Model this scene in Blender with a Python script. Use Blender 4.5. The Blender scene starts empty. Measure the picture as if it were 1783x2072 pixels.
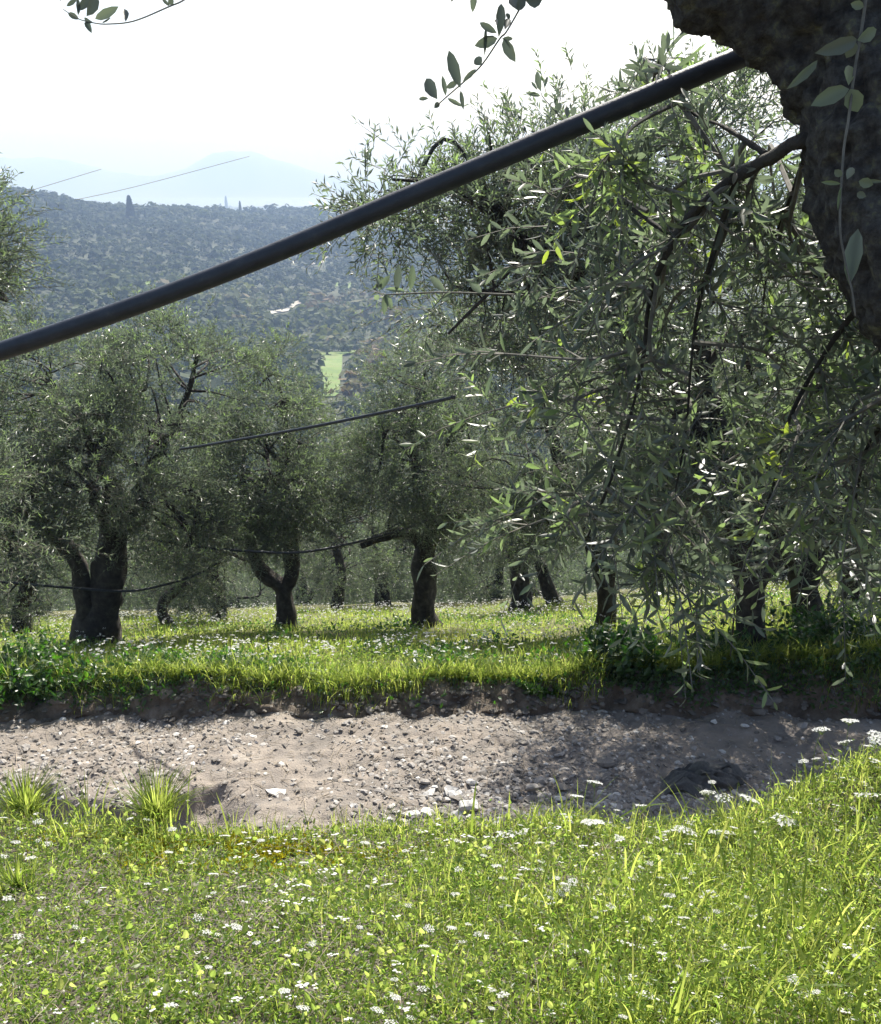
import bpy, math, random
import numpy as np
from mathutils import Vector, Matrix

SC = bpy.context.scene
COL = SC.collection
rng = np.random.default_rng(11)
R = math.radians

# ------------------------------------------------------------------ camera
CZ = 1.65                       # eye height above the ground at the photographer's feet
PITCH = R(19.88)
FPX = 1827.6                    # focal length in units of a 1783 px wide frame
cam_d = bpy.data.cameras.new('camera'); cam = bpy.data.objects.new('camera', cam_d); COL.objects.link(cam)
cam.location = (0, 0, CZ); cam.rotation_euler = (R(90) - PITCH, 0, 0)
cam_d.sensor_fit = 'HORIZONTAL'; cam_d.angle = 2 * math.atan(891.5 / FPX)
cam_d.clip_start = 0.02; cam_d.clip_end = 40000
SC.camera = cam

# ------------------------------------------------------------------ sky, sun, exposure
SUN_EL, SUN_AZ = R(46), R(15)   # azimuth clockwise from +Y
world = bpy.data.worlds.new('World'); SC.world = world; world.use_nodes = True
wn = world.node_tree; wn.nodes.clear()
wo = wn.nodes.new('ShaderNodeOutputWorld'); wb = wn.nodes.new('ShaderNodeBackground'); ws = wn.nodes.new('ShaderNodeTexSky')
ws.sky_type = 'NISHITA'; ws.sun_disc = False; ws.sun_elevation = SUN_EL; ws.sun_rotation = SUN_AZ
ws.altitude = 80; ws.air_density = 1.0; ws.dust_density = 3.0; ws.ozone_density = 1.0
wb.inputs['Strength'].default_value = 0.1
wn.links.new(ws.outputs[0], wb.inputs[0]); wn.links.new(wb.outputs[0], wo.inputs[0])
sun_d = bpy.data.lights.new('sun', 'SUN'); sun = bpy.data.objects.new('sun', sun_d); COL.objects.link(sun)
sun_d.energy = 5.0; sun_d.angle = R(0.53); sun_d.color = (1.0, 0.975, 0.93)
to_sun = Vector((math.sin(SUN_AZ) * math.cos(SUN_EL), math.cos(SUN_AZ) * math.cos(SUN_EL), math.sin(SUN_EL)))
sun.rotation_euler = to_sun.to_track_quat('Z', 'Y').to_euler(); sun.location = (20, 60, 80)
SC.view_settings.view_transform = 'Standard'; SC.view_settings.look = 'None'
SC.view_settings.gamma = 1.0; SC.view_settings.use_curve_mapping = False
SC.view_settings.exposure = 1.3
SC.render.engine = 'CYCLES'
cy = SC.cycles
cy.use_denoising = True; cy.denoiser = 'OPENIMAGEDENOISE'; cy.denoising_prefilter = 'ACCURATE'; cy.max_bounces = 7; cy.diffuse_bounces = 3; cy.glossy_bounces = 2; cy.transmission_bounces = 5; cy.volume_bounces = 0
cy.transparent_max_bounces = 8; cy.caustics_reflective = False; cy.caustics_refractive = False

# ------------------------------------------------------------------ helpers
SP, CP = math.sin(PITCH), math.cos(PITCH)
def P(u, v, Y):
    """world point at ground distance Y seen in the direction of frame position (u, v)"""
    x = (u - 891.5) / FPX; y = -(v - 1036) / FPX
    t = Y / (CP + y * SP)
    return np.array([t * x, Y, CZ + t * (-SP + y * CP)])
def PT(u, v, t):
    x = (u - 891.5) / FPX; y = -(v - 1036) / FPX
    return np.array([t * x, t * (CP + y * SP), CZ + t * (-SP + y * CP)])
def proj(p):
    p = np.asarray(p, float); z = p[..., 2] - CZ
    t = p[..., 1] * CP - z * SP
    return 891.5 + FPX * p[..., 0] / t, 1036 - FPX * (p[..., 1] * SP + z * CP) / t, t
def nrm(a):
    return a / np.maximum(np.linalg.norm(a, axis=-1, keepdims=True), 1e-9)
def sstep(a, b, x):
    t = np.clip((x - a) / (b - a), 0, 1); return t * t * (3 - 2 * t)
def h3(ix, iy, iz, seed=0):
    n = (ix.astype(np.int64) * 374761393 + iy.astype(np.int64) * 668265263 + iz.astype(np.int64) * 2147483647 + seed * 144665) & 0xffffffff
    n = ((n ^ (n >> 13)) * 1274126177) & 0xffffffff
    n = (n ^ (n >> 16)) & 0xffffffff
    return n / 4294967295.0
def vn(x, y, z=None, seed=0):
    x = np.asarray(x, float); y = np.asarray(y, float); z = np.zeros_like(x) if z is None else np.asarray(z, float)
    ix, iy, iz = np.floor(x), np.floor(y), np.floor(z)
    fx, fy, fz = x - ix, y - iy, z - iz
    fx, fy, fz = [f * f * (3 - 2 * f) for f in (fx, fy, fz)]
    r = 0
    for a in (0, 1):
        for b in (0, 1):
            for c in (0, 1):
                w = (fx if a else 1 - fx) * (fy if b else 1 - fy) * (fz if c else 1 - fz)
                r = r + w * h3(ix + a, iy + b, iz + c, seed)
    return r * 2 - 1
def fbm(x, y, z=None, o=4, seed=0):
    r = 0; a = 1.0; f = 1.0
    for k in range(o):
        r = r + a * vn(np.asarray(x) * f, np.asarray(y) * f, None if z is None else np.asarray(z) * f, seed + k)
        a *= .5; f *= 2.03
    return r
def spline(pts, n):
    p = np.asarray(pts, float); k = len(p)
    if k == 2:
        t = np.linspace(0, 1, n)[:, None]; return p[0] * (1 - t) + p[1] * t
    q = np.vstack([2 * p[0] - p[1], p, 2 * p[-1] - p[-2]])
    s = np.linspace(0, k - 1 - 1e-9, n); i = s.astype(int); t = (s - i)[:, None]
    a, b, c, d = q[i], q[i + 1], q[i + 2], q[i + 3]
    return .5 * (2 * b + (c - a) * t + (2 * a - 5 * b + 4 * c - d) * t * t + (3 * b - a - 3 * c + d) * t ** 3)

class Geo:
    """collects vertices / faces / a per-point tint and material slots, then links ONE mesh object"""
    def __init__(s): s.v = []; s.f = []; s.t = []; s.n = 0
    def add(s, V, F, tint=0.5, m=0):
        V = np.asarray(V, float).reshape(-1, 3)
        if not isinstance(F, list): F = [F]
        for f in F:
            f = np.asarray(f, np.int64)
            if len(f): s.f.append((f + s.n, m))
        s.v.append(V); s.t.append(np.broadcast_to(np.asarray(tint, float), (len(V),))); s.n += len(V)
    def mesh(s, name, mats, origin=None, smooth=False):
        me = bpy.data.meshes.new(name)
        V = np.concatenate(s.v); T = np.concatenate(s.t)
        if origin is not None: V = V - np.asarray(origin)
        me.vertices.add(len(V)); me.vertices.foreach_set('co', V.astype(np.float32).ravel())
        tot = np.concatenate([np.full(len(f), f.shape[1]) for f, _ in s.f])
        li = np.concatenate([f.ravel() for f, _ in s.f]); mi = np.concatenate([np.full(len(f), m) for f, m in s.f])
        st = np.concatenate([[0], np.cumsum(tot)[:-1]])
        me.loops.add(len(li)); me.loops.foreach_set('vertex_index', li.astype(np.int32))
        me.polygons.add(len(tot)); me.polygons.foreach_set('loop_start', st.astype(np.int32))
        me.polygons.foreach_set('loop_total', tot.astype(np.int32)); me.polygons.foreach_set('material_index', mi.astype(np.int32))
        me.polygons.foreach_set('use_smooth', np.full(len(tot), smooth))
        at = me.attributes.new('tint', 'FLOAT', 'POINT'); at.data.foreach_set('value', T.astype(np.float32))
        for m in (mats if isinstance(mats, (list, tuple)) else [mats]): me.materials.append(m)
        me.update(calc_edges=True); me.validate()
        return me
    def build(s, name, mats, parent=None, origin=None, smooth=False):
        return mk(name, s.mesh(name, mats, origin, smooth), parent)
def mk(name, data, parent=None, loc=(0, 0, 0)):
    o = bpy.data.objects.new(name, data); COL.objects.link(o); o.location = loc
    if parent is not None: o.parent = parent
    return o
def tag(o, label=None, cat=None, group=None, kind=None):
    if label: o['label'] = label
    if cat: o['category'] = cat
    if group: o['group'] = group
    if kind: o['kind'] = kind
    return o
def empty(name, loc, label, cat, group=None):
    o = mk(name, None, None, tuple(loc)); o.empty_display_size = .1
    return tag(o, label, cat, group)

def tube(pts, rad, seg=8, n=None, rough=0.0, flute=0.0, seed=0, fs=6.0, cap=True):
    n = n or len(pts)
    pr = spline(np.column_stack([np.asarray(pts, float), rad]), n); c, r = pr[:, :3], np.maximum(pr[:, 3], .0004)
    T = nrm(np.gradient(c, axis=0))
    ref = np.array([0, 0, 1.]) if abs(T[0][2]) < .9 else np.array([1., 0, 0])
    N = np.zeros_like(c); N[0] = nrm(np.cross(np.cross(T[0], ref), T[0]))
    for i in range(1, n):
        w = N[i - 1] - T[i] * np.dot(N[i - 1], T[i]); N[i] = nrm(w)
    B = np.cross(T, N)
    a = np.linspace(0, 2 * np.pi, seg, endpoint=False)
    d = N[:, None] * np.cos(a)[None, :, None] + B[:, None] * np.sin(a)[None, :, None]
    V = c[:, None] + d * r[:, None, None]
    if rough or flute:
        arc = np.concatenate([[0], np.cumsum(np.linalg.norm(np.diff(c, axis=0), axis=1))])
        k = 1 + flute * (np.sin(3 * a[None] + seed + arc[:, None] * 2.2) * .6 + np.sin(5 * a[None] + seed * 2 - arc[:, None] * 1.4) * .4)
        k = k + rough * fbm(V[..., 0] * fs, V[..., 1] * fs, V[..., 2] * fs * .6, 4, seed)
        V = c[:, None] + d * (r[:, None] * k)[..., None]
    V = V.reshape(-1, 3)
    i = np.arange(n - 1)[:, None] * seg; j = np.arange(seg)[None]; j2 = (j + 1) % seg
    F = np.stack([i + j, i + j2, i + seg + j2, i + seg + j], -1).reshape(-1, 4)
    if cap:
        V = np.vstack([V, c[0], c[-1]]); q = np.arange(seg); q2 = (q + 1) % seg
        t1 = np.stack([np.full(seg, n * seg), q2, q], -1); t2 = np.stack([np.full(seg, n * seg + 1), (n - 1) * seg + q, (n - 1) * seg + q2], -1)
        return V, [F, np.vstack([t1, t2])]
    return V, [F]

def leaves(g, Pb, D, N, L, W, tint, hi=False, bend=.12, m=0):
    """leaf blades from base Pb along D with face normal N"""
    n = len(Pb)
    if n == 0: return
    D = nrm(D); S = nrm(np.cross(D, N)); N = np.cross(S, D)
    L = np.broadcast_to(L, (n,))[:, None]; W = np.broadcast_to(W, (n,))[:, None]
    tint = np.broadcast_to(tint, (n,))
    if not hi:
        V = np.stack([Pb, Pb + D * L * .45 + S * W * .5 + N * W * .15, Pb + D * L - N * L * bend, Pb + D * L * .45 - S * W * .5 + N * W * .15], 1)
        F = np.arange(n)[:, None] * 4 + np.arange(4)[None]
        g.add(V, [F], np.repeat(tint, 4), m); return
    def q(s, w, up): return Pb + D * L * s + S * W * w + N * (W * up - L * bend * s * s)
    V = np.stack([Pb, q(.2, .34, .12), q(.5, .5, .12), q(.8, .33, .08), q(1, 0, 0), q(.8, -.33, .08), q(.5, -.5, .12), q(.2, -.34, .12), q(.2, 0, 0), q(.5, 0, 0), q(.8, 0, 0)], 1)
    o = np.arange(n)[:, None] * 11
    F4 = np.concatenate([o + np.array(x) for x in ([8, 9, 2, 1], [9, 10, 3, 2], [7, 6, 9, 8], [6, 5, 10, 9])]); F3 = np.concatenate([o + np.array(x) for x in ([0, 8, 1], [0, 7, 8], [10, 4, 3], [5, 4, 10])])
    g.add(V, [F4, F3], np.repeat(tint, 11), m)

def rand_dir(n, r=None):
    return nrm((r or rng).normal(size=(n, 3)))
def perp(A, r=None):
    return nrm(np.cross(A, rand_dir(len(A), r)))

def shoots(r, S, A, Ls, nl, Lf, Wf, droop=.25, tint=None, tv=.18):
    """leafy twigs: returns leaf arrays (P, D, N, L, W, tint) and the twig centre lines"""
    n = len(S); A = nrm(A); Q = perp(A, r); Bq = np.cross(A, Q)
    k = np.arange(nl)
    s = (.12 + .88 * (k // 2 * 2 + 1) / nl)[None] + r.uniform(-.03, .03, (n, nl))
    s = np.clip(s, .05, 1.0)
    pos = S[:, None] + A[:, None] * (s * Ls[:, None])[..., None]; pos[..., 2] -= droop * Ls[:, None] * s * s
    ax = A[:, None] + np.zeros_like(pos); ax[..., 2] -= 2 * droop * s; ax = nrm(ax)
    ph = (k % 2) * np.pi + (k // 2) * (np.pi / 2) + r.uniform(-.5, .5, (n, nl))
    side = Q[:, None] * np.cos(ph)[..., None] + Bq[:, None] * np.sin(ph)[..., None]
    opn = r.uniform(.42, .85, (n, nl))[..., None]
    D = nrm(ax * (1.2 - opn) + side * opn + np.array([0, 0, .12]))
    N = nrm(ax - D * np.sum(ax * D, -1, keepdims=True) + r.normal(size=pos.shape) * .45)
    sz = r.uniform(.7, 1.15, (n, nl)) * (1.05 - .35 * s)
    L = Lf * sz; W = Wf * sz * r.uniform(.8, 1.15, (n, nl))
    T = (r.uniform(.5 - tv, .5 + tv, n) if tint is None else tint)[:, None] + r.normal(0, .09, (n, nl))
    m = r.uniform(size=(n, nl)) > .08
    c = np.stack([S, S + A * Ls[:, None] * .5 - np.array([0, 0, .25 * droop]) * Ls[:, None], S + A * Ls[:, None] - np.array([0, 0, droop]) * Ls[:, None]], 1)
    return (pos[m], D[m], N[m], L[m], W[m], np.clip(T, 0, 1)[m]), c
def twig_strips(g, c, r0, r1, m=0, seg=3):
    """thin three-sided twigs along centre lines c (n, k, 3)"""
    n, k, _ = c.shape
    T = nrm(np.gradient(c, axis=1)); Nn = nrm(np.cross(T, np.array([.31, .87, .39]))); B = np.cross(T, Nn)
    a = np.arange(seg) * 2 * np.pi / seg; rr = np.linspace(r0, r1, k)[None, :, None, None]
    V = c[:, :, None] + (Nn[:, :, None] * np.cos(a)[:, None] + B[:, :, None] * np.sin(a)[:, None]) * rr
    o = np.arange(n)[:, None, None] * k * seg + np.arange(k - 1)[None, :, None] * seg
    j = np.arange(seg)[None, None]; j2 = (j + 1) % seg
    F = np.stack([o + j, o + j2, o + seg + j2, o + seg + j], -1).reshape(-1, 4)
    g.add(V, [F], .5, m)

# ------------------------------------------------------------------ materials
def mat(name):
    m = bpy.data.materials.new(name); m.use_nodes = True; nt = m.node_tree; nt.nodes.clear()
    return m, nt, nt.nodes.new('ShaderNodeOutputMaterial')
def ramp(nt, stops, fac, interp='LINEAR'):
    r = nt.nodes.new('ShaderNodeValToRGB'); e = r.color_ramp.elements; r.color_ramp.interpolation = interp
    while len(e) < len(stops): e.new(.5)
    for i, (p, c) in enumerate(stops): e[i].position = p; e[i].color = (*c, 1)
    nt.links.new(fac, r.inputs[0]); return r.outputs[0]
def noise(nt, scale, detail=4, rough=.55, coord=None, dist=0):
    n = nt.nodes.new('ShaderNodeTexNoise'); n.inputs['Scale'].default_value = scale; n.inputs['Detail'].default_value = detail
    n.inputs['Roughness'].default_value = rough; n.inputs['Distortion'].default_value = dist
    if coord is None:
        t = nt.nodes.new('ShaderNodeNewGeometry'); coord = t.outputs['Position']
    nt.links.new(coord, n.inputs['Vector']); return n.outputs['Fac']
def leaf_mat(name, top, under, trans, tfac=.4, rough=.38, spec=.5):
    """top: colour stops over the tint attribute; underside paler; light shines through the blade"""
    m, nt, out = mat(name)
    a = nt.nodes.new('ShaderNodeAttribute'); a.attribute_name = 'tint'
    c1 = ramp(nt, top, a.outputs['Fac']); c2 = ramp(nt, under, a.outputs['Fac']); c3 = ramp(nt, trans, a.outputs['Fac'])
    g = nt.nodes.new('ShaderNodeNewGeometry'); mx = nt.nodes.new('ShaderNodeMix'); mx.data_type = 'RGBA'
    nt.links.new(g.outputs['Backfacing'], mx.inputs[0]); nt.links.new(c1, mx.inputs[6]); nt.links.new(c2, mx.inputs[7])
    b = nt.nodes.new('ShaderNodeBsdfPrincipled'); b.inputs['Roughness'].default_value = rough; b.inputs['Specular IOR Level'].default_value = spec
    nt.links.new(mx.outputs[2], b.inputs['Base Color'])
    t = nt.nodes.new('ShaderNodeBsdfTranslucent'); nt.links.new(c3, t.inputs[0])
    s = nt.nodes.new('ShaderNodeMixShader'); s.inputs[0].default_value = tfac
    nt.links.new(b.outputs[0], s.inputs[1]); nt.links.new(t.outputs[0], s.inputs[2]); nt.links.new(s.outputs[0], out.inputs[0])
    return m
def solid(name, stops, scale=8, rough=.85, bump=0., bscale=None, spec=.3, detail=5):
    m, nt, out = mat(name)
    b = nt.nodes.new('ShaderNodeBsdfPrincipled'); b.inputs['Roughness'].default_value = rough; b.inputs['Specular IOR Level'].default_value = spec
    f = noise(nt, scale, detail, .62); nt.links.new(ramp(nt, stops, f), b.inputs['Base Color'])
    if bump:
        bp = nt.nodes.new('ShaderNodeBump'); bp.inputs['Strength'].default_value = bump; bp.inputs['Distance'].default_value = .02
        nt.links.new(noise(nt, bscale or scale * 3, 6, .65), bp.inputs['Height']); nt.links.new(bp.outputs[0], b.inputs['Normal'])
    nt.links.new(b.outputs[0], out.inputs[0]); return m
def tinted(name, stops, rough=.85, spec=.3, scale=30, amt=.35):
    """opaque material whose colour follows the per-piece tint plus a fine grain"""
    m, nt, out = mat(name)
    b = nt.nodes.new('ShaderNodeBsdfPrincipled'); b.inputs['Roughness'].default_value = rough; b.inputs['Specular IOR Level'].default_value = spec
    a = nt.nodes.new('ShaderNodeAttribute'); a.attribute_name = 'tint'
    f = noise(nt, scale, 5, .6); ma = nt.nodes.new('ShaderNodeMath'); ma.operation = 'MULTIPLY_ADD'; ma.inputs[1].default_value = amt; ma.inputs[2].default_value = -amt / 2
    nt.links.new(f, ma.inputs[0]); ad = nt.nodes.new('ShaderNodeMath'); ad.operation = 'ADD'; nt.links.new(ma.outputs[0], ad.inputs[0]); nt.links.new(a.outputs['Fac'], ad.inputs[1])
    nt.links.new(ramp(nt, stops, ad.outputs[0]), b.inputs['Base Color']); nt.links.new(b.outputs[0], out.inputs[0]); return m

M = {}
M['olive'] = leaf_mat('olive_leaf', [(0, (.034, .044, .038)), (.5, (.07, .084, .072)), (.8, (.085, .115, .065)), (1, (.12, .15, .045))],
                      [(0, (.125, .128, .09)), (1, (.21, .215, .14))], [(0, (.05, .065, .045)), (.5, (.165, .215, .13)), (.8, (.28, .42, .12)), (1, (.36, .48, .04))], .44, .4, .75)
M['olive_far'] = leaf_mat('olive_leaf_distant', [(0, (.03, .042, .022)), (.5, (.06, .075, .038)), (.8, (.1, .115, .06)), (1, (.17, .125, .075))],
                      [(0, (.07, .085, .06)), (.8, (.13, .145, .09)), (1, (.17, .13, .08))], [(0, (.03, .045, .014)), (.5, (.09, .12, .03)), (.8, (.18, .22, .05)), (1, (.2, .14, .06))], .22, .8, .08)
M['grass'] = leaf_mat('grass_blade', [(0, (.05, .09, .012)), (.6, (.11, .17, .02)), (.9, (.17, .2, .035)), (1, (.34, .27, .13))],
                      [(0, (.05, .09, .015)), (.9, (.15, .2, .04)), (1, (.34, .27, .13))], [(0, (.16, .3, .015)), (.6, (.48, .57, .11)), (.9, (.62, .64, .17)), (1, (.5, .4, .2))], .58, .42, .4)
M['herb'] = leaf_mat('herb_leaf', [(0, (.03, .07, .012)), (.6, (.075, .14, .02)), (1, (.16, .2, .03))],
                      [(0, (.05, .09, .03)), (1, (.15, .19, .05))], [(0, (.12, .28, .015)), (.6, (.4, .54, .1)), (1, (.58, .64, .17))], .58, .4, .4)
M['weed'] = leaf_mat('weed_leaf', [(0, (.018, .045, .01)), (.6, (.04, .095, .016)), (1, (.08, .16, .02))],
                      [(0, (.03, .06, .02)), (1, (.09, .14, .04))], [(0, (.03, .11, .008)), (.6, (.1, .3, .015)), (1, (.25, .5, .03))], .42, .35, .5)
M['petal'] = leaf_mat('white_petal', [(0, (.5, .5, .48)), (1, (.7, .7, .68))], [(0, (.5, .5, .47)), (1, (.68, .68, .64))], [(0, (.6, .62, .55)), (1, (.75, .75, .7))], .4, .6, .2)
M['moss'] = leaf_mat('yellow_moss', [(0, (.16, .16, .01)), (1, (.34, .29, .015))], [(0, (.14, .14, .01)), (1, (.3, .27, .02))], [(0, (.3, .3, .01)), (1, (.55, .48, .02))], .4, .7, .1)
M['bark'] = solid('olive_bark', [(.3, (.016, .014, .012)), (.52, (.045, .039, .032)), (.7, (.085, .076, .06)), (.8, (.08, .085, .045))], 9, .9, .9, 26)
M['bark_near'] = solid('old_olive_bark', [(.3, (.02, .018, .017)), (.46, (.05, .045, .04)), (.58, (.085, .08, .07)), (.66, (.13, .13, .075)), (.76, (.2, .2, .17))], 44, .92, 1.0, 45)
M['twig'] = solid('twig_bark', [(.3, (.09, .085, .07)), (.7, (.19, .175, .14))], 40, .8)
M['stem'] = solid('green_stem', [(.3, (.09, .15, .03)), (.7, (.2, .24, .07))], 30, .6)
M['dry'] = solid('dry_stalk', [(.3, (.2, .16, .11)), (.7, (.36, .31, .23))], 30, .8)
M['pipe'] = solid('black_polyethylene', [(.35, (.011, .013, .018)), (.6, (.02, .023, .03)), (.75, (.05, .05, .05))], 22, .5, .15, 45, .5)
M['stone'] = tinted('limestone', [(0, (.1, .09, .078)), (.4, (.2, .182, .16)), (.75, (.33, .31, .285)), (1, (.55, .535, .5))], .9, .25, 45, .4)
M['rust_stone'] = solid('reddish_stone', [(.3, (.2, .105, .06)), (.7, (.36, .22, .14))], 9, .9, .7, 30)
M['soil'] = solid('meadow_soil', [(.3, (.05, .042, .025)), (.5, (.085, .085, .035)), (.7, (.13, .13, .05))], 5, .95, .7, 22)
M['lawn'] = solid('lawn_soil', [(.3, (.045, .036, .026)), (.5, (.1, .088, .068)), (.64, (.18, .168, .14)), (.78, (.27, .262, .235))], 26, .95, .8, 70)
M['road'] = solid('stony_dirt', [(.25, (.09, .082, .073)), (.42, (.19, .168, .146)), (.6, (.25, .215, .18)), (.8, (.33, .305, .272))], 3.4, .95, .9, 55)
M['bank'] = solid('bare_bank_soil', [(.3, (.06, .046, .034)), (.5, (.125, .1, .075)), (.7, (.21, .175, .14))], 7, .95, .9, 40)
M['cloth'] = solid('dark_netting_cloth', [(.3, (.05, .05, .048)), (.7, (.085, .085, .08))], 60, .6, .4, 160)
M['valley'] = solid('valley_ground', [(.3, (.028, .036, .018)), (.5, (.04, .048, .024)), (.66, (.055, .06, .03)), (.8, (.075, .068, .04))], .05, .95, detail=9)
M['field'] = solid('bright_green_field', [(.3, (.06, .105, .022)), (.5, (.1, .155, .03)), (.7, (.13, .15, .05))], .09, .9)
M['track'] = solid('pale_dirt_track', [(.3, (.3, .275, .23)), (.7, (.4, .375, .33))], .3, .95)
M['mount'] = solid('mountain_scrub', [(.3, (.08, .09, .07)), (.7, (.16, .15, .12))], .004, .95, detail=8)
M['plaster'] = solid('white_plaster', [(.3, (.72, .71, .68)), (.7, (.8, .79, .76))], .6, .9)
M['tile'] = solid('roof_tile', [(.3, (.35, .16, .1)), (.7, (.45, .24, .16))], 1.2, .9)
M['cypress'] = leaf_mat('cypress_needles', [(0, (.012, .022, .012)), (1, (.035, .05, .025))], [(0, (.015, .025, .015)), (1, (.035, .05, .025))], [(0, (.01, .02, .005)), (1, (.03, .05, .01))], .2, .7, .2)
m, nt, out = mat('sea_water'); b = nt.nodes.new('ShaderNodeBsdfPrincipled'); b.inputs['Base Color'].default_value = (.03, .07, .1, 1); b.inputs['Roughness'].default_value = .5
bp = nt.nodes.new('ShaderNodeBump'); bp.inputs['Strength'].default_value = .1; bp.inputs['Distance'].default_value = 1.0
nt.links.new(noise(nt, .03, 5), bp.inputs['Height']); nt.links.new(bp.outputs[0], b.inputs['Normal']); nt.links.new(b.outputs[0], out.inputs[0]); M['sea'] = m

# ------------------------------------------------------------------ near terrain
def lawn_edge(x): return 2.42 + .05 * np.sin(x * 2.1 + .4) + .035 * vn(x * 5, x * 0 + 3.1) + .16 * sstep(.7, 1.7, x)
def lawn_z(x, y):
    z = np.where(y > 1.44, -1.68 - .31 * (y - 1.44), -1.68 + .07 * (1.44 - np.maximum(y, -4)))
    z = z + .26 * sstep(.75, 1.7, x) * sstep(1.5, 2.4, y) + .05 * sstep(.2, 1.2, -x) * sstep(1.8, 2.4, y)
    return CZ + z + .025 * fbm(x * 2.2, y * 2.2, None, 3, 5)
def bank_foot(x): return 7.0 - .22 * sstep(1, 5, -x) + .12 * vn(x * 1.3, x * 0 + 1.7) + .05 * vn(x * 5, x * 0 + 4)
def bank_top(x): return bank_foot(x) + .34 + .1 * vn(x * 1.6, x * 0 + 9.3) + .07 * vn(x * 5.5, x * 0 + 2.3)
def road_z(x, y):
    z = -3.9 - .15 * (y - 3.2) + .03 * fbm(x * 1.1, y * 1.4, None, 3, 21) + .03 * fbm(x * 4, y * 5, None, 3, 22) + .013 * fbm(x * 16, y * 16, None, 3, 28)
    ed = 5.5 + .12 * vn(x * 2.3, x * 0 + 2) + .05 * vn(x * 9, x * 0 + 6); z = z - .24 * sstep(-1.1, -1.9, x + .15 * vn(y * 5, y * 0) + .1 * vn(x * 6, y * 6)) * sstep(ed + .16, ed - .06, y + .06 * vn(x * 8, y * 8))          # gully by the near edge, far wall stepped to fall in dark shade
    z = z + .22 * np.exp(-((x - 3.3) / .8) ** 2 - ((y - 5.3) / .5) ** 2)       # spoil heap
    return CZ + z
def meadow_z(x, y):
    z = -4.28 - .44 * (y - 7.35) + .1 * np.maximum(x - 1, 0) - .03 * np.maximum(-x - 2, 0)
    return CZ + z + .05 * fbm(x * .7, y * .7, None, 3, 31) + .02 * fbm(x * 3, y * 3, None, 2, 35)
def strip(name, xs, rows, m, label=None, smooth=True):
    """rows: list of (x-array -> y, z) already sampled; a sheet through them"""
    nx = len(xs); V = np.concatenate([np.column_stack([xs, y, z]) for y, z in rows])
    i = np.arange(len(rows) - 1)[:, None] * nx; j = np.arange(nx - 1)[None]
    F = np.stack([i + j, i + j + 1, i + nx + j + 1, i + nx + j], -1).reshape(-1, 4)
    g = Geo(); g.add(V, F); return tag(g.build(name, m, smooth=smooth), kind='structure')
xa = np.linspace(-4.5, 4.5, 240)
Yl = lawn_edge(xa)
strip('lawn_ground', xa, [(y, lawn_z(xa, y)) for y in [np.full_like(xa, -4.0), np.full_like(xa, 0.3)] + [1.0 + (Yl - 1.0) * s for s in np.linspace(0, 1, 60)]], M['lawn'])
def face_pt(x, s):
    yl = lawn_edge(x); z0, z1 = lawn_z(x, yl), road_z(x, yl + .85)
    return yl + .85 * s + .05 * vn(x * 4, s * 4 + x * 0, None, 3), z0 + (z1 - z0) * s ** .8 + .06 * vn(x * 5, s * 5 + x * 0, None, 8) * (s > 0) * (s < 1)
strip('terrace_face', xa, [face_pt(xa, s) if 0 < s < 1 else ((Yl, lawn_z(xa, Yl)) if s == 0 else (Yl + .85, road_z(xa, Yl + .85))) for s in np.linspace(0, 1, 14)], M['bank'])
xr = np.linspace(-9, 9, 460)
y0 = lawn_edge(xr) + .85; yb = bank_foot(xr); yt = bank_top(xr)
strip('dirt_road', xr, [(y0 + (yb - y0) * s, road_z(xr, y0 + (yb - y0) * s)) for s in np.linspace(0, 1, 130)], M['road'])
def bank_pt(x, s):
    yb, yt = bank_foot(x), bank_top(x); z0, z1 = road_z(x, yb), meadow_z(x, yt)
    k = (s > 0) * (s < 1)
    return yb + (yt - yb) * s + .05 * fbm(x * 5, s * 3 + x * 0, None, 3, 41) * k, z0 + (z1 - z0) * s ** .75 + .05 * fbm(x * 7, s * 4 + x * 0, None, 3, 44) * k
strip('earth_bank', xr, [bank_pt(xr, s) for s in np.linspace(0, 1, 16)], M['bank'])
xm = np.linspace(-16, 16, 320)
ytm = bank_top(xm)
strip('meadow', xm, [(ytm + (26 - ytm) * s ** 1.5, meadow_z(xm, ytm + (26 - ytm) * s ** 1.5)) for s in np.linspace(0, 1, 90)], M['soil'])

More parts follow.
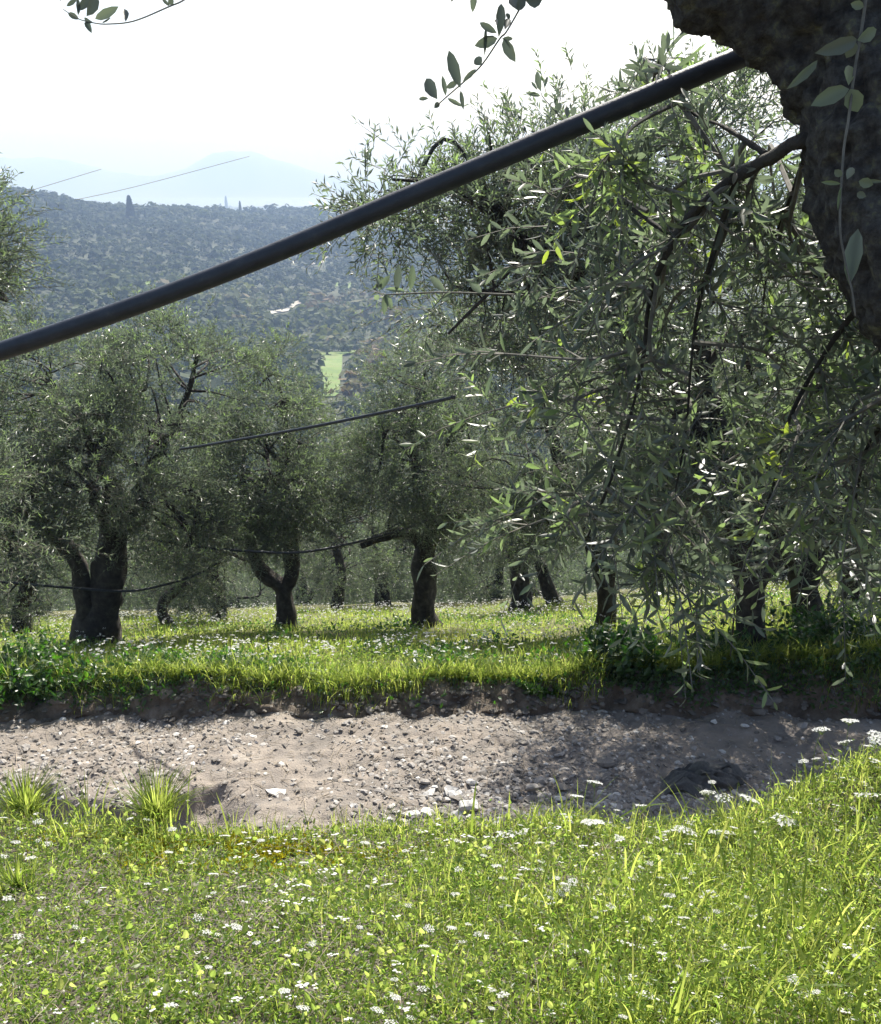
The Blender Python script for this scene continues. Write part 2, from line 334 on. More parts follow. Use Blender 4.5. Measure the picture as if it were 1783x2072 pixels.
# ------------------------------------------------------------------ valley, hills, sea
cu = np.array([-500, 0, 300, 620, 800, 1100, 2300.])
cr = np.array([16, 22, 26, 40, 80, 150, 230, 380, 520, 720, 900, 1100, 1500, 2400, 3500.])
ct = np.array([
 [-8.7]*7, [-11.3]*7, [-13.4]*7, [-20.5]*7, [-35]*7,
 [-48, -48, -50, -51, -51, -50, -46],
 [-48, -50, -54, -55, -55, -54, -48],
 [-40, -48, -57, -63, -63, -61, -50],
 [-24, -37, -51, -63, -64, -60, -48],
 [-4, -19, -33, -54, -60, -56, -45],
 [6, -6, -22, -39, -58, -57, -45],
 [-7, -18, -28, -29, -60, -60, -50],
 [-48, -60, -64, -58, -66, -66, -64],
 [-67]*7, [-71.5]*7])
caz = np.arctan((cu - 891.5) / FPX / 1.045)
def far_z(x, y):
    r = np.hypot(x, y); az = np.arctan2(x, y)
    fi = np.interp(r, cr, np.arange(len(cr))); i = np.clip(fi.astype(int), 0, len(cr) - 2); a = fi - i; a = a
    fj = np.interp(az, caz, np.arange(len(caz))); j = np.clip(fj.astype(int), 0, len(caz) - 2); b_ = fj - j; b_ = b_ * b_ * (3 - 2 * b_)
    z = (ct[i, j] * (1 - b_) + ct[i, j + 1] * b_) * (1 - a) + (ct[i + 1, j] * (1 - b_) + ct[i + 1, j + 1] * b_) * a
    k = sstep(60, 400, r) * sstep(3000, 1400, r)
    return CZ + z + k * (2.5 * fbm(x / 70, y / 70, None, 4, 51)) + .4 * fbm(x / 9, y / 9, None, 2, 55) * sstep(30, 80, r)
def polar(name, r0, r1, nr, m, zf, a0=-.62, a1=.62, na=200):
    rr = np.geomspace(r0, r1, nr); aa = np.linspace(a0, a1, na); Rr, Aa = np.meshgrid(rr, aa, indexing='ij')
    x, y = Rr * np.sin(Aa), Rr * np.cos(Aa); V = np.stack([x, y, zf(x, y)], -1).reshape(-1, 3)
    i = np.arange(nr - 1)[:, None] * na; j = np.arange(na - 1)[None]
    F = np.stack([i + j, i + j + 1, i + na + j + 1, i + na + j], -1).reshape(-1, 4)
    g = Geo(); g.add(V, F); return tag(g.build(name, m, smooth=True), kind='structure')
polar('valley', 17, 3500, 210, M['valley'], far_z, -.75, .75, 190)
polar('sea', 3300, 6900, 12, M['sea'], lambda x, y: x * 0 + CZ - 72.0, -.8, .8, 40)
def mtn(x, y):
    r = np.hypot(x, y); az = np.arctan2(x, y); u = 891.5 + FPX * 1.045 * np.tan(az)
    prof = np.interp(u, [-700, -100, 30, 90, 150, 240, 330, 390, 440, 480, 520, 570, 640, 720, 900, 1400, 2600],
                        [150, 190, 255, 262, 235, 175, 135, 190, 290, 335, 300, 210, 120, 60, 70, 90, 120.])
    prof = prof * (1 + .07 * fbm(u / 60, u * 0, None, 4, 61))
    k = sstep(6150, 6600, r) * sstep(7180, 6620, r)
    return CZ - 73.5 + (prof * .73 + 58) * k * (1 + .12 * fbm(x / 500, y / 500, None, 4, 63))
polar('mountains', 6150, 7190, 40, M['mount'], mtn, -.8, .8, 420)

# far wood ----------------------------------------------------------------
def ray_ground(u, v):
    """where the sight line (u, v) meets the far terrain"""
    d = P(u, v, 1.0) - np.array([0, 0, CZ]); Y = np.geomspace(120, 2600, 1500)
    p = d[None] * Y[:, None] + np.array([0, 0, CZ]); k = np.argmax(p[:, 2] < far_z(p[:, 0], p[:, 1])); return p[k] if k else p[-1]
def sheet(name, pts, m, up, thick=None):
    """a sheet over the far terrain between two edge lines"""
    a = np.array([ray_ground(*q) for q in pts[0]]); b_ = np.array([ray_ground(*q) for q in pts[1]])
    a = spline(a, 14); b_ = spline(b_, 14); t = np.linspace(0, 1, 6)[:, None, None]
    V = (a[None] * (1 - t) + b_[None] * t).reshape(-1, 3); V[:, 2] = far_z(V[:, 0], V[:, 1]) + up
    i = np.arange(5)[:, None] * 14; j = np.arange(13)[None]
    F = np.stack([i + j, i + j + 1, i + 14 + j + 1, i + 14 + j], -1).reshape(-1, 4)
    g = Geo(); g.add(V, F); return tag(g.build(name, m, smooth=True), kind='structure'), V
clear = []
for (L_, R_) in [([(654, 805), (652, 770), (649, 745), (650, 720)], [(686, 805), (689, 770), (692, 745), (693, 720)]),
                 ([(628, 722), (660, 721), (690, 721), (735, 716)], [(628, 712), (660, 713), (690, 713), (735, 710)]),
                 ([(700, 585), (703, 575)], [(708, 585), (711, 573)]), ([(676, 584), (680, 572)], [(683, 584), (687, 572)]),
                 ([(288, 585), (290, 570)], [(306, 585), (306, 572)]), ([(730, 580), (733, 562)], [(738, 580), (741, 562)])]:
    o, V = sheet('field', (L_, R_), M['field'], .5); clear.append(('poly', L_ + R_[::-1]))
for (L_, R_) in [([(545, 632), (562, 629), (580, 626), (597, 612), (612, 610)], [(546, 640), (562, 635), (584, 631), (598, 621), (612, 617)]),
                 ([(630, 534), (648, 530), (655, 522), (667, 516)], [(631, 537), (650, 534), (659, 525), (668, 521)])]:
    sheet('track', (L_, R_), M['track'], .6); clear.append(('poly', L_ + R_[::-1]))
def inpoly(u, v, pl):
    c = np.zeros(len(u), bool); n = len(pl)
    for i in range(n):
        (x1, y1), (x2, y2) = pl[i], pl[(i + 1) % n]
        with np.errstate(divide='ignore', invalid='ignore'):
            c ^= ((y1 > v) != (y2 > v)) & (u < (x2 - x1) * (v - y1) / (y2 - y1 + 1e-9) + x1)
    return c
def scatter_polar(n, r0, r1, a0, a1):
    r = np.sqrt(rng.uniform(r0 * r0, r1 * r1, n)); a = rng.uniform(a0, a1, n); return r * np.sin(a), r * np.cos(a)
def thin(x, y, d, cell=None):
    keep = []; grid = {}
    for i in range(len(x)):
        di = d[i] if hasattr(d, '__len__') else d; c = (int(x[i] // 9), int(y[i] // 9)); ok = True
        for a in (-1, 0, 1):
            for b_ in (-1, 0, 1):
                for q in grid.get((c[0] + a, c[1] + b_), ()):
                    if (x[i] - x[q]) ** 2 + (y[i] - y[q]) ** 2 < di * di: ok = False; break
                if not ok: break
            if not ok: break
        if ok: keep.append(i); grid.setdefault(c, []).append(i)
    return np.array(keep)
def blob_unit(r, nq):
    """unit tree crown: leaf-clump facets on an uneven shell, several lobes"""
    lobes = np.vstack([[0, 0, .1], np.column_stack([r.uniform(-.5, .5, 5), r.uniform(-.5, .5, 5), r.uniform(-.35, .55, 5)])])
    k = r.integers(0, len(lobes), nq); d = rand_dir(nq, r); d[:, 2] = np.where(d[:, 2] < -.4, -d[:, 2], d[:, 2])
    c = lobes[k] + d * r.uniform(.38, .62, nq)[:, None]; return c, nrm(d + r.normal(size=d.shape) * .2)
def add_blobs(g, x, y, z, rad, hgt, tint, nq, q):
    n = len(x)
    for b_ in range(6):
        r = np.random.default_rng(900 + b_); c, d = blob_unit(r, nq); S = perp(d, r); U = np.cross(d, S)
        sz = q * r.uniform(.6, 1.35, nq)[:, None]
        quad = np.stack([c - S * sz * .8, c - U * sz * .5 + S * sz * .1, c + S * sz, c + U * sz * .6], 1)      # (nq, 4, 3)
        tv = r.normal(0, .07, nq)
        idx = np.arange(b_, n, 6)
        if not len(idx): continue
        a = rng.uniform(0, 6.28, len(idx)); ca, sa = np.cos(a), np.sin(a)
        qx = quad[None, ..., 0] * ca[:, None, None] - quad[None, ..., 1] * sa[:, None, None]; qy = quad[None, ..., 0] * sa[:, None, None] + quad[None, ..., 1] * ca[:, None, None]
        V = np.stack([qx * rad[idx][:, None, None] + x[idx][:, None, None], qy * rad[idx][:, None, None] + y[idx][:, None, None],
                      (quad[None, ..., 2] + .8) * (hgt[idx] / 1.75)[:, None, None] + z[idx][:, None, None]], -1)
        m_ = len(idx) * nq; T = np.repeat((tint[idx][:, None] + tv[None]).ravel(), 4)
        g.add(V.reshape(-1, 3), np.arange(m_ * 4).reshape(-1, 4), np.clip(T, 0, 1))
fx, fy = scatter_polar(60000, 165, 1250, -.56, .16)
k = thin(fx, fy, 5.5 + 1.2 * vn(fx / 60, fy / 60)); fx, fy = fx[k], fy[k]
fz = far_z(fx, fy); fu, fv, ft = proj(np.column_stack([fx, fy, fz + 1.2]))
ok = np.ones(len(fx), bool)
for _, pl in clear: ok &= ~inpoly(fu, fv, pl) & ~inpoly(fu, fv - 6, pl) & ~inpoly(fu, fv - 16, pl)
ok &= ~((fu > 644) & (fu < 700) & (fv > 716) & (fv < 880)); ok &= vn(fx / 28, fy / 28, None, 71) > -.86
ok &= (fu > -120) & (fu < 1250)
fx, fy, fz, fu, fv = fx[ok], fy[ok], fz[ok], fu[ok], fv[ok]
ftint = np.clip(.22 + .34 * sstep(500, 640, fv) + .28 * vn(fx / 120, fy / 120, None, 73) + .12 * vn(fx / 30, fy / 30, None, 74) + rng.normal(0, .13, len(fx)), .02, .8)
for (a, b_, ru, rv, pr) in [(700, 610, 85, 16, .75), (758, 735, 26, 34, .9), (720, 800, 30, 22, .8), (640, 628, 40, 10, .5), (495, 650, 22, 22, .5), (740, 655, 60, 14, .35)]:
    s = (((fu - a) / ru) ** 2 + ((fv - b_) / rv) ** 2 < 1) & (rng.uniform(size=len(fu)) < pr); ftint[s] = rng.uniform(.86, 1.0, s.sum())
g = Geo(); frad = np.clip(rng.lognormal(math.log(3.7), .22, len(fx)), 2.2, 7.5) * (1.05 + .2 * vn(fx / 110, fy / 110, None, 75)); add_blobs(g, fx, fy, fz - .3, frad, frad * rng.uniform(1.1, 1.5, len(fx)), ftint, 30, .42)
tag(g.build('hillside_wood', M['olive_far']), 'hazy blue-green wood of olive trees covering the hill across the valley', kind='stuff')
px, py = scatter_polar(1200, 1250, 3300, -.55, .3); pz = far_z(px, py)
g = Geo(); pr_ = rng.uniform(4, 10, len(px)); add_blobs(g, px, py, pz - 1, pr_, pr_ * .9, np.clip(rng.normal(.35, .12, len(px)), 0, .7), 24, .5)
tag(g.build('coastal_plain_wood', M['olive_far']), 'dim tree cover on the plain before the sea', kind='stuff')

# cypresses on the ridge
def cypress(u, v, vt, w, r_seed, label):
    b_ = ray_ground(u, v); t = proj(b_)[2]; H = (v - vt) * t / FPX / CP; rad = w * t / FPX / 2
    r = np.random.default_rng(r_seed); e = empty('cypress_tree', b_ - np.array([0, 0, .3]), label, 'tree', 'cypresses along the far ridge')
    n = 900; s = r.uniform(.04, 1, n) ** .8; prof = rad * np.minimum(1, s * 6) * (1 - s) ** .55 * 1.15
    a = r.uniform(0, 6.28, n); o = np.column_stack([np.cos(a), np.sin(a), a * 0]); c = o * (prof * r.uniform(.6, 1.0, n))[:, None]; c[:, 2] = s * H
    g = Geo(); leaves(g, c, nrm(o * .35 + np.array([0, 0, 1.]) + r.normal(size=c.shape) * .15), o, H * .1, rad * .45, r.uniform(0, 1, n)); g.build('crown', M['cypress'], e)
    g = Geo(); g.add(*tube([(0, 0, -.3), (0, 0, H * .5), (0, 0, H * .9)], [rad * .18, rad * .12, rad * .03], 6)); g.build('trunk', M['bark'], e)
cypress(266, 450, 404, 17, 1, 'broad dark cypress standing tallest on the hazy hill, left of the slim ones')
cypress(295, 446, 428, 6, 2, 'slim cypress just right of the broad cypress on the hill')
cypress(447, 428, 414, 5, 3, 'shortest slim cypress of the three below the sea line')
cypress(459, 430, 402, 6, 4, 'slim cypress whose tip reaches up over the sea')
cypress(487, 436, 411, 6, 5, 'slim cypress standing alone right of the pair by the sea line')

# distant houses
def house(u, v, wpx, hpx, label, tiled):
    b_ = ray_ground(u, v); t = proj(b_)[2]; w, h = wpx * t / FPX, hpx * t / FPX; d = w * .7
    e = empty('house', b_, label, 'house', 'houses on the plain before the sea'); e.rotation_euler.z = .2 + .3 * math.sin(u)
    g = Geo(); B_ = np.array([[x, y, z] for z in (-1.5, h) for x, y in ((-w / 2, -d / 2), (w / 2, -d / 2), (w / 2, d / 2), (-w / 2, d / 2))])
    g.add(B_, np.array([[0, 1, 5, 4], [1, 2, 6, 5], [2, 3, 7, 6], [3, 0, 4, 7]])); g.build('wall', M['plaster'], e)
    g = Geo(); o = w * .06; Rv = np.array([[-w / 2 - o, -d / 2 - o, h], [w / 2 + o, -d / 2 - o, h], [w / 2 + o, d / 2 + o, h], [-w / 2 - o, d / 2 + o, h], [-w / 2 + o, 0, h * 1.35], [w / 2 - o, 0, h * 1.35]])
    g.add(Rv, [np.array([[0, 1, 5, 4], [2, 3, 4, 5], [3, 2, 1, 0]]), np.array([[1, 2, 5], [3, 0, 4]])]); g.build('roof', M['tile'] if tiled else M['plaster'], e)
    g = Geo()
    for k in (-.28, .05, .3): 
        q = np.array([[k * w - .5, -d / 2 - .04, h * .45], [k * w + .5, -d / 2 - .04, h * .45], [k * w + .5, -d / 2 - .04, h * .75], [k * w - .5, -d / 2 - .04, h * .75]])
        gw = Geo(); gw.add(np.vstack([q, q + [0, .03, 0]]), np.array([[0, 1, 2, 3], [4, 7, 6, 5], [0, 4, 5, 1], [1, 5, 6, 2], [2, 6, 7, 3], [3, 7, 4, 0]])); gw.build('window', M['cloth'], e)
house(727, 483, 14, 4, 'white house with pale roof, leftmost on the plain', False)
house(745, 479, 12, 4, 'small white house with pale roof between two neighbours on the plain', False)
house(768, 484, 20, 5, 'longest white house with pale roof on the plain', False)
house(700, 462, 7, 4, 'tiny white house with red tiled roof nearest the sea', True)

# ------------------------------------------------------------------ olive trees
def olive_parts(seed, stems, ells, ncl, nsh, nl, leafL, leafW, clr=.42, seg=10, rough=.16, limb_r=.06, droop=.25, tint0=None, quadtwig=True, up=.35):
    """trunk geometry and crown geometry in local coordinates (base of the trunk at the origin)"""
    r = np.random.default_rng(seed); gt = Geo(); nodes = []; nrad = []
    for pts, rad in stems:
        gt.add(*tube(pts, rad, seg, max(10, len(pts) * 7), rough, .1, seed, 4.5))
        pr = spline(np.column_stack([pts, rad]), 12)[7:]; nodes += list(pr[:, :3]); nrad += list(pr[:, 3])
    nodes = np.array(nodes); nrad = np.array(nrad)
    # limbs
    w = np.array([e[1][0] * e[1][1] * e[1][2] for e in ells]); w = w ** .65; w = w / w.sum()
    L1 = []
    for c, e in ells:
        for _ in range(max(2, int(4 * len(ells) ** -.3))):
            tgt = np.array(c) + rand_dir(1, r)[0] * np.array(e) * r.uniform(.3, .6); i = np.argmin(np.linalg.norm(nodes - tgt, axis=1) + r.uniform(0, .4, len(nodes)))
            a = nodes[i]; mid = (a + tgt) / 2 + r.normal(size=3) * .18 + np.array([0, 0, .15]); r0 = min(nrad[i] * .7, limb_r * r.uniform(.8, 1.3))
            gt.add(*tube([a, mid, tgt], [r0, r0 * .7, r0 * .4], 7, 10, .15, .05, seed + 3, 8)); pp = spline(np.column_stack([[a, mid, tgt], [r0, r0 * .7, r0 * .4]]), 8)[2:]; L1.append(pp)
    L1 = np.vstack(L1); nodes = np.vstack([nodes, L1[:, :3]]); nrad = np.concatenate([nrad, L1[:, 3]])
    C = []; E = []
    for _ in range(ncl):
        j = r.choice(len(ells), p=w); c, e = ells[j]; d = rand_dir(1, r)[0]
        C.append(np.array(c) + d * np.array(e) * r.uniform(.3, 1.0) ** .55); E.append(np.array(c))
    C = np.array(C); E = np.array(E)
    for c in C:
        i = np.argmin(np.linalg.norm(nodes - c, axis=1) + r.uniform(0, .3, len(nodes))); a = nodes[i]; mid = (a + c) / 2 + r.normal(size=3) * .1 + np.array([0, 0, .06]); r0 = min(nrad[i] * .6, .022)
        gt.add(*tube([a, mid, c], [r0, r0 * .6, r0 * .25], 5, 6))
    gc = Geo()
    n = ncl * nsh; ci = np.repeat(np.arange(ncl), nsh); d = rand_dir(n, r)
    csz = clr * r.uniform(.6, 1.35, ncl)[ci]
    S = C[ci] + d * (csz * r.uniform(.0, .9, n))[:, None] * np.array([1, 1, .85])
    A = nrm(nrm(C[ci] - E[ci]) * .55 + d * .7 + np.array([0, 0, up]) + r.normal(size=d.shape) * .25)
    lv, c = shoots(r, S, A, r.uniform(.16, .38, n) * clr / .42, nl, leafL, leafW, droop, None if tint0 is None else np.clip(r.normal(tint0, .13, n), 0, 1))
    leaves(gc, *lv)
    if quadtwig: twig_strips(gc, c[:, ::2], .003, .0014, 1)
    return gt, gc
def rel(b_, pts): return [tuple(np.asarray(p) - b_) for p in pts]
def ell(b_, u0, u1, v0, v1, Y, dy): # an ellipsoid of foliage spanning that part of the frame at distance Y
    c = P((u0 + u1) / 2, (v0 + v1) / 2, Y) - b_; l, r_ = P(u0, (v0 + v1) / 2, Y), P(u1, (v0 + v1) / 2, Y); t, b2 = P((u0 + u1) / 2, v0, Y), P((u0 + u1) / 2, v1, Y)
    return (c, (abs(r_[0] - l[0]) / 2, dy, abs(t[2] - b2[2]) / 2))
GRP = 'olive trees of the grove on the meadow'
def gx(u, Y): # X on the meadow under frame column u at distance Y
    x = 0.
    for _ in range(6):
        z = float(meadow_z(np.array([x]), np.array([Y]))[0]) - CZ; t = Y * CP - z * SP; x = (u - 891.5) / FPX * t
    return x
def base_at(u, Y):
    x = gx(u, Y); return np.array([x, Y, float(meadow_z(np.array([x]), np.array([Y]))[0]) - .05])
def tree(label, b_, stems_uv, ells_uv, seed, ncl, nsh=36, nl=12, leafL=.085, leafW=.021, **kw):
    e = empty('olive_tree', b_, label, 'tree', GRP)
    st = []
    for s in stems_uv:
        st.append((rel(b_, [P(u, v, b_[1] + dy) if not isinstance(u, str) else b_ for u, v, dy, _ in s]), [q[3] for q in s]))
    gt, gc = olive_parts(seed, st, [ell(b_, *q) for q in ells_uv], ncl, nsh, nl, leafL, leafW, **kw)
    gt.build('trunk', M['bark'], e, smooth=True); gc.build('crown', [M['olive'], M['twig']], e)
    return e
b_ = base_at(195, 11.6)
tree('stout old olive with a dark twin-stemmed trunk among white flowers, leftmost trunk', b_,
     [[('b', 0, 0, .34), (200, 1240, 0, .27), (215, 1170, 0, .25), (228, 1080, 0, .23), (215, 1000, .1, .19), (190, 940, .2, .13)],
      [('b', 0, 0, .2), (170, 1200, -.1, .15), (155, 1130, -.1, .12), (110, 1085, -.2, .09), (60, 1050, -.3, .06), (20, 965, -.3, .05)],
      [(222, 1110, 0, .15), (262, 1040, .1, .11), (300, 960, .2, .09)], [(120, 1090, -.2, .07), (60, 960, 0, .09), (190, 950, .2, .08)]],
     [(-60, 300, 640, 960, 11.6, 1.6), (200, 500, 620, 960, 12.0, 1.5), (-60, 130, 930, 1130, 11.0, .9), (240, 440, 900, 1180, 11.6, 1.0), (60, 330, 860, 1070, 10.3, .7), (-60, 130, 1000, 1180, 10.4, .6), (300, 470, 1020, 1230, 12.3, .7), (40, 420, 800, 1000, 10.6, .9)], 21, 165, clr=.46, rough=.3, seg=18)
b_ = base_at(580, 13.6)
tree('olive with a V-forked trunk left of the straight trunk', b_,
     [[('b', 0, 0, .19), (577, 1225, 0, .16), (572, 1190, 0, .15), (540, 1165, 0, .12), (515, 1130, 0, .1), (500, 1050, .1, .08), (490, 960, .2, .06)],
      [(575, 1200, 0, .14), (592, 1150, 0, .13), (585, 1060, .1, .1), (560, 1000, .1, .08), (580, 900, .2, .06), (570, 800, .2, .04)]],
     [(420, 720, 820, 1110, 13.6, 1.5), (480, 640, 690, 900, 13.8, 1.1), (430, 560, 960, 1090, 13.2, .7), (570, 700, 930, 1090, 13.4, .7), (450, 680, 880, 1040, 12.8, .7)], 22, 105, clr=.46, rough=.26, seg=16)
b_ = base_at(862, 14.3)
tree('olive with a straight dark trunk and shadow on the grass in the middle', b_,
     [[('b', 0, 0, .3), (858, 1235, 0, .21), (858, 1150, 0, .2), (866, 1095, 0, .2), (895, 1065, 0, .17), (920, 1040, 0, .15), (930, 960, .1, .1), (900, 850, .2, .07)],
      [(862, 1110, 0, .15), (830, 1080, 0, .1), (780, 1085, -.2, .07), (730, 1105, -.3, .05)], [(880, 1080, .1, .1), (850, 1000, .2, .1), (830, 850, .3, .06)]],
     [(640, 1010, 800, 1060, 14.3, 1.7), (740, 960, 680, 900, 14.5, 1.4), (860, 1020, 930, 1110, 14.0, 1.0), (700, 960, 860, 1040, 13.4, .8)], 23, 105, clr=.48, rough=.22, seg=16)
b_ = base_at(1225, 12.0)
tree('tall olive whose slim grey trunk rises behind the leafy bush', b_,
     [[('b', 0, 0, .17), (1228, 1240, 0, .15), (1225, 1190, 0, .14), (1195, 1100, 0, .1), (1160, 1020, .1, .09), (1110, 850, .2, .08), (1060, 700, .2, .05)],
      [(1226, 1200, 0, .12), (1240, 1050, .1, .1), (1200, 850, .2, .07), (1180, 650, .2, .04)]],
     [(860, 1180, 560, 900, 12.1, 1.4), (1050, 1380, 560, 900, 12.2, 1.4), (900, 1300, 820, 1090, 12.0, 1.5), (960, 1160, 960, 1130, 11.8, .8)], 24, 105, clr=.46)
b_ = base_at(1520, 7.9)
tree('large olive with a dark trunk atop the shaded bank, crown reaching over the road', b_,
     [[('b', 0, 0, .2), (1520, 1270, 0, .15), (1515, 1180, 0, .14), (1490, 1050, 0, .12), (1440, 900, -.2, .1), (1330, 720, -.5, .08), (1180, 560, -.8, .06), (1030, 460, -1.1, .035)],
      [(1518, 1200, 0, .12), (1590, 1050, .1, .09), (1640, 850, .2, .07), (1650, 550, .3, .05)], [(1440, 900, -.2, .08), (1420, 700, -.2, .07), (1400, 450, -.2, .05)]],
     [(810, 1120, 350, 690, 6.8, .9), (800, 1090, 470, 760, 7.0, .8), (1000, 1340, 260, 620, 7.0, 1.0), (1020, 1330, 330, 780, 7.3, 1.0), (940, 1230, 280, 520, 6.9, .8), (650, 900, 320, 470, 6.6, .5), (870, 1080, 215, 420, 6.8, .6), (1280, 1560, 170, 560, 7.6, 1.0), (1480, 1800, 350, 800, 8.0, 1.1), (1650, 2000, 300, 900, 8.0, 1.1),
      (1250, 1700, 680, 1000, 7.8, 1.1), (1200, 1480, 880, 1140, 7.6, .7), (1480, 1800, 950, 1180, 7.8, .7), (1150, 1480, 680, 1000, 7.9, .9), (1350, 1780, 600, 960, 8.3, .9), (1380, 1850, 860, 1120, 9.2, 1.0), (1180, 1680, 120, 480, 7.7, .8), ], 25, 225, clr=.5)
b_ = base_at(1640, 9.8)  # extra olive added to deepen the shade on road and bank
tree('added olive behind the large one, dense crown put there to shade the road', b_, [[('b', 0, 0, .2), (1630, 1200, 0, .15), (1600, 1100, 0, .12), (1560, 980, .1, .08)], [(1630, 1190, 0, .13), (1680, 1050, 0, .1), (1720, 900, .1, .07)]],
     [(1250, 1600, 700, 1050, 9.8, 1.3), (1520, 1900, 680, 1060, 9.8, 1.3)], 34, 105, clr=.46)
b_ = base_at(1052, 19)
tree('distant olive with a short thick black trunk right of the straight trunk', b_,
     [[('b', 0, 0, .26), (1052, 1200, 0, .22), (1048, 1150, 0, .2), (1030, 1090, 0, .14), (1000, 1010, .1, .09)], [(1050, 1160, 0, .16), (1080, 1080, 0, .12), (1100, 1000, .2, .08)]],
     [(940, 1180, 940, 1130, 19, 1.8)], 26, 46)
b_ = base_at(1128, 19.6)
tree('distant olive with a bent trunk leaning left', b_,
     [[('b', 0, 0, .2), (1115, 1205, 0, .17), (1100, 1160, 0, .15), (1088, 1120, .1, .12), (1090, 1040, .2, .08)]], [(1030, 1290, 930, 1130, 20.0, 1.8)], 27, 44)
b_ = base_at(1735, 12.4)
tree('gnarled olive with a bulky dark trunk beside a reddish stone', b_,
     [[('b', 0, 0, .34), (1735, 1185, 0, .26), (1728, 1130, 0, .22), (1755, 1080, 0, .2), (1790, 1000, .1, .16)], [(1728, 1140, 0, .15), (1700, 1080, .1, .11), (1660, 980, .2, .08)]],
     [(1560, 2000, 720, 1080, 12.6, 1.8), (1500, 1720, 850, 1060, 12.4, 1.0)], 28, 64)
b_ = np.array([-5.9, 7.9, float(meadow_z(np.array([-5.9]), np.array([7.9]))[0]) - .05])
tree('olive at the frame edge reaching in with loose silvery sprays', b_,
     [[('b', 0, 0, .2), (-420, 1150, 0, .16), (-400, 950, 0, .12), (-330, 700, 0, .08)], [(-410, 1100, 0, .12), (-250, 950, 0, .09), (-130, 800, -.2, .06), (-90, 500, -.2, .03)]],
     [(-560, -60, 380, 760, 7.9, 1.2), (-260, -12, 300, 640, 7.6, .6), (-140, 0, 470, 640, 7.3, .4), (-420, 10, 820, 1180, 7.3, .9), (-120, 45, 880, 1240, 6.9, .45), (-700, -300, 700, 1100, 8.2, 1.0)], 29, 125, leafL=.075, leafW=.017)
b_ = base_at(345, 15.5)
tree('small olive with a thin trunk leaning right, beside the stout old olive', b_,
     [[('b', 0, 0, .13), (328, 1240, 0, .1), (335, 1210, 0, .1), (370, 1180, 0, .08), (400, 1100, .1, .06)]], [(300, 480, 960, 1190, 15.5, 1.0)], 30, 32)
b_ = base_at(40, 14.8)
tree('low-crowned olive filling the gap left of the stout old olive', b_, [[('b', 0, 0, .2), (45, 1225, 0, .15), (60, 1150, 0, .12), (30, 1080, .1, .08)]], [(-120, 150, 1010, 1270, 14.8, 1.5)], 31, 44)
b_ = base_at(440, 17.5)
tree('olive with a low grey crown behind, left of the V-forked trunk', b_, [[('b', 0, 0, .2), (445, 1220, 0, .15), (430, 1150, 0, .12), (450, 1080, .1, .08)]], [(330, 560, 990, 1245, 17.5, 1.6)], 32, 44)
b_ = base_at(680, 21.5)
tree('pale low olive seen at the meadow end between the V-forked and straight trunks', b_, [[('b', 0, 0, .2), (685, 1205, 0, .15), (690, 1150, 0, .12), (670, 1080, .1, .08)]], [(580, 800, 990, 1215, 21.5, 1.8)], 33, 44)
# grove that goes on down the slope: copies of three trees with shared meshes
protos = []
for sd in range(3):
    r = np.random.default_rng(300 + sd); j = r.uniform(-.25, .25, 4)
    st = [([(0, 0, -.4), (.05, .02, .5), (j[0], j[1], 1.2), (j[0] * 2.2, j[1] * 2, 2.1)], [.26, .2, .17, .09]), ([(j[0] * .8, j[1] * .8, 1.0), (j[2] * 3, j[3] * 3, 1.9)], [.13, .07])]
    gt, gc = olive_parts(310 + sd, st, [((0, 0, 2.5), (2.0, 2.0, 1.8)), ((j[2] * 5, j[3] * 5, 1.7), (1.5, 1.5, 1.2))], 64, 36, 10, .11, .03, .55, 8, .14, .07, .25, .46, False)
    protos.append((gt.mesh('trunk', M['bark'], None, True), gc.mesh('crown', M['olive'])))
lowp = []; g = Geo(); g.add(*tube([(0, 0, -.5), (.05, 0, 1), (0, .1, 2.4)], [.25, .18, .08], 6)); lowt = g.mesh('trunk', M['bark'])
for sd in range(4):
    g = Geo(); r1 = np.array([1.]); add_blobs(g, np.zeros(6), np.zeros(6), np.zeros(6), np.full(6, 2.2) * np.linspace(.8, 1.1, 6), np.full(6, 4.0), np.full(6, .3 + .08 * sd), 110, .13); lowp.append(g.mesh('crown', M['olive_far']))
vx, vy = scatter_polar(900, 22.5, 62, -.52, .52); k = thin(vx, vy, 3.5); vx, vy = vx[k], vy[k]
LBL = 'olive tree lower on the slope, seen only between the grove trunks'; GR2 = 'olive trees further down the slope'
for i in range(len(vx)):
    u_, v_, t_ = proj(np.array([vx[i], vy[i], CZ - 15])); 
    if not (-150 < u_ < 1950): continue
    z = float(far_z(vx[i:i + 1], vy[i:i + 1])[0]); 
    if vy[i] < 26: z = max(z, float(meadow_z(vx[i:i + 1], vy[i:i + 1])[0]) - .05)
    e = empty('olive_tree', (vx[i], vy[i], z), LBL, 'tree', GR2); e.rotation_euler.z = rng.uniform(0, 6.28); e.scale = (rng.uniform(.85, 1.2),) * 3
    p = protos[i % 3]; mk('trunk', p[0], e); mk('crown', p[1], e)
vx, vy = scatter_polar(1500, 62, 172, -.5, .5); k = thin(vx, vy, 6.6); vx, vy = vx[k], vy[k]; cnt = 0
for i in range(len(vx)):
    z = float(far_z(vx[i:i + 1], vy[i:i + 1])[0]); u_, v_, t_ = proj(np.array([vx[i], vy[i], z]))
    if not (350 < u_ < 1150) or cnt >= 190: continue
    cnt += 1; o = empty('olive_tree', (vx[i], vy[i], z - .2), 'round grey-green olive tree down in the valley bottom', 'tree', 'olive trees in the valley bottom'); o.rotation_euler.z = rng.uniform(0, 6.28); o.scale = (rng.uniform(.8, 1.25),) * 3
    mk('crown', lowp[i % 4], o); mk('trunk', lowt, o)

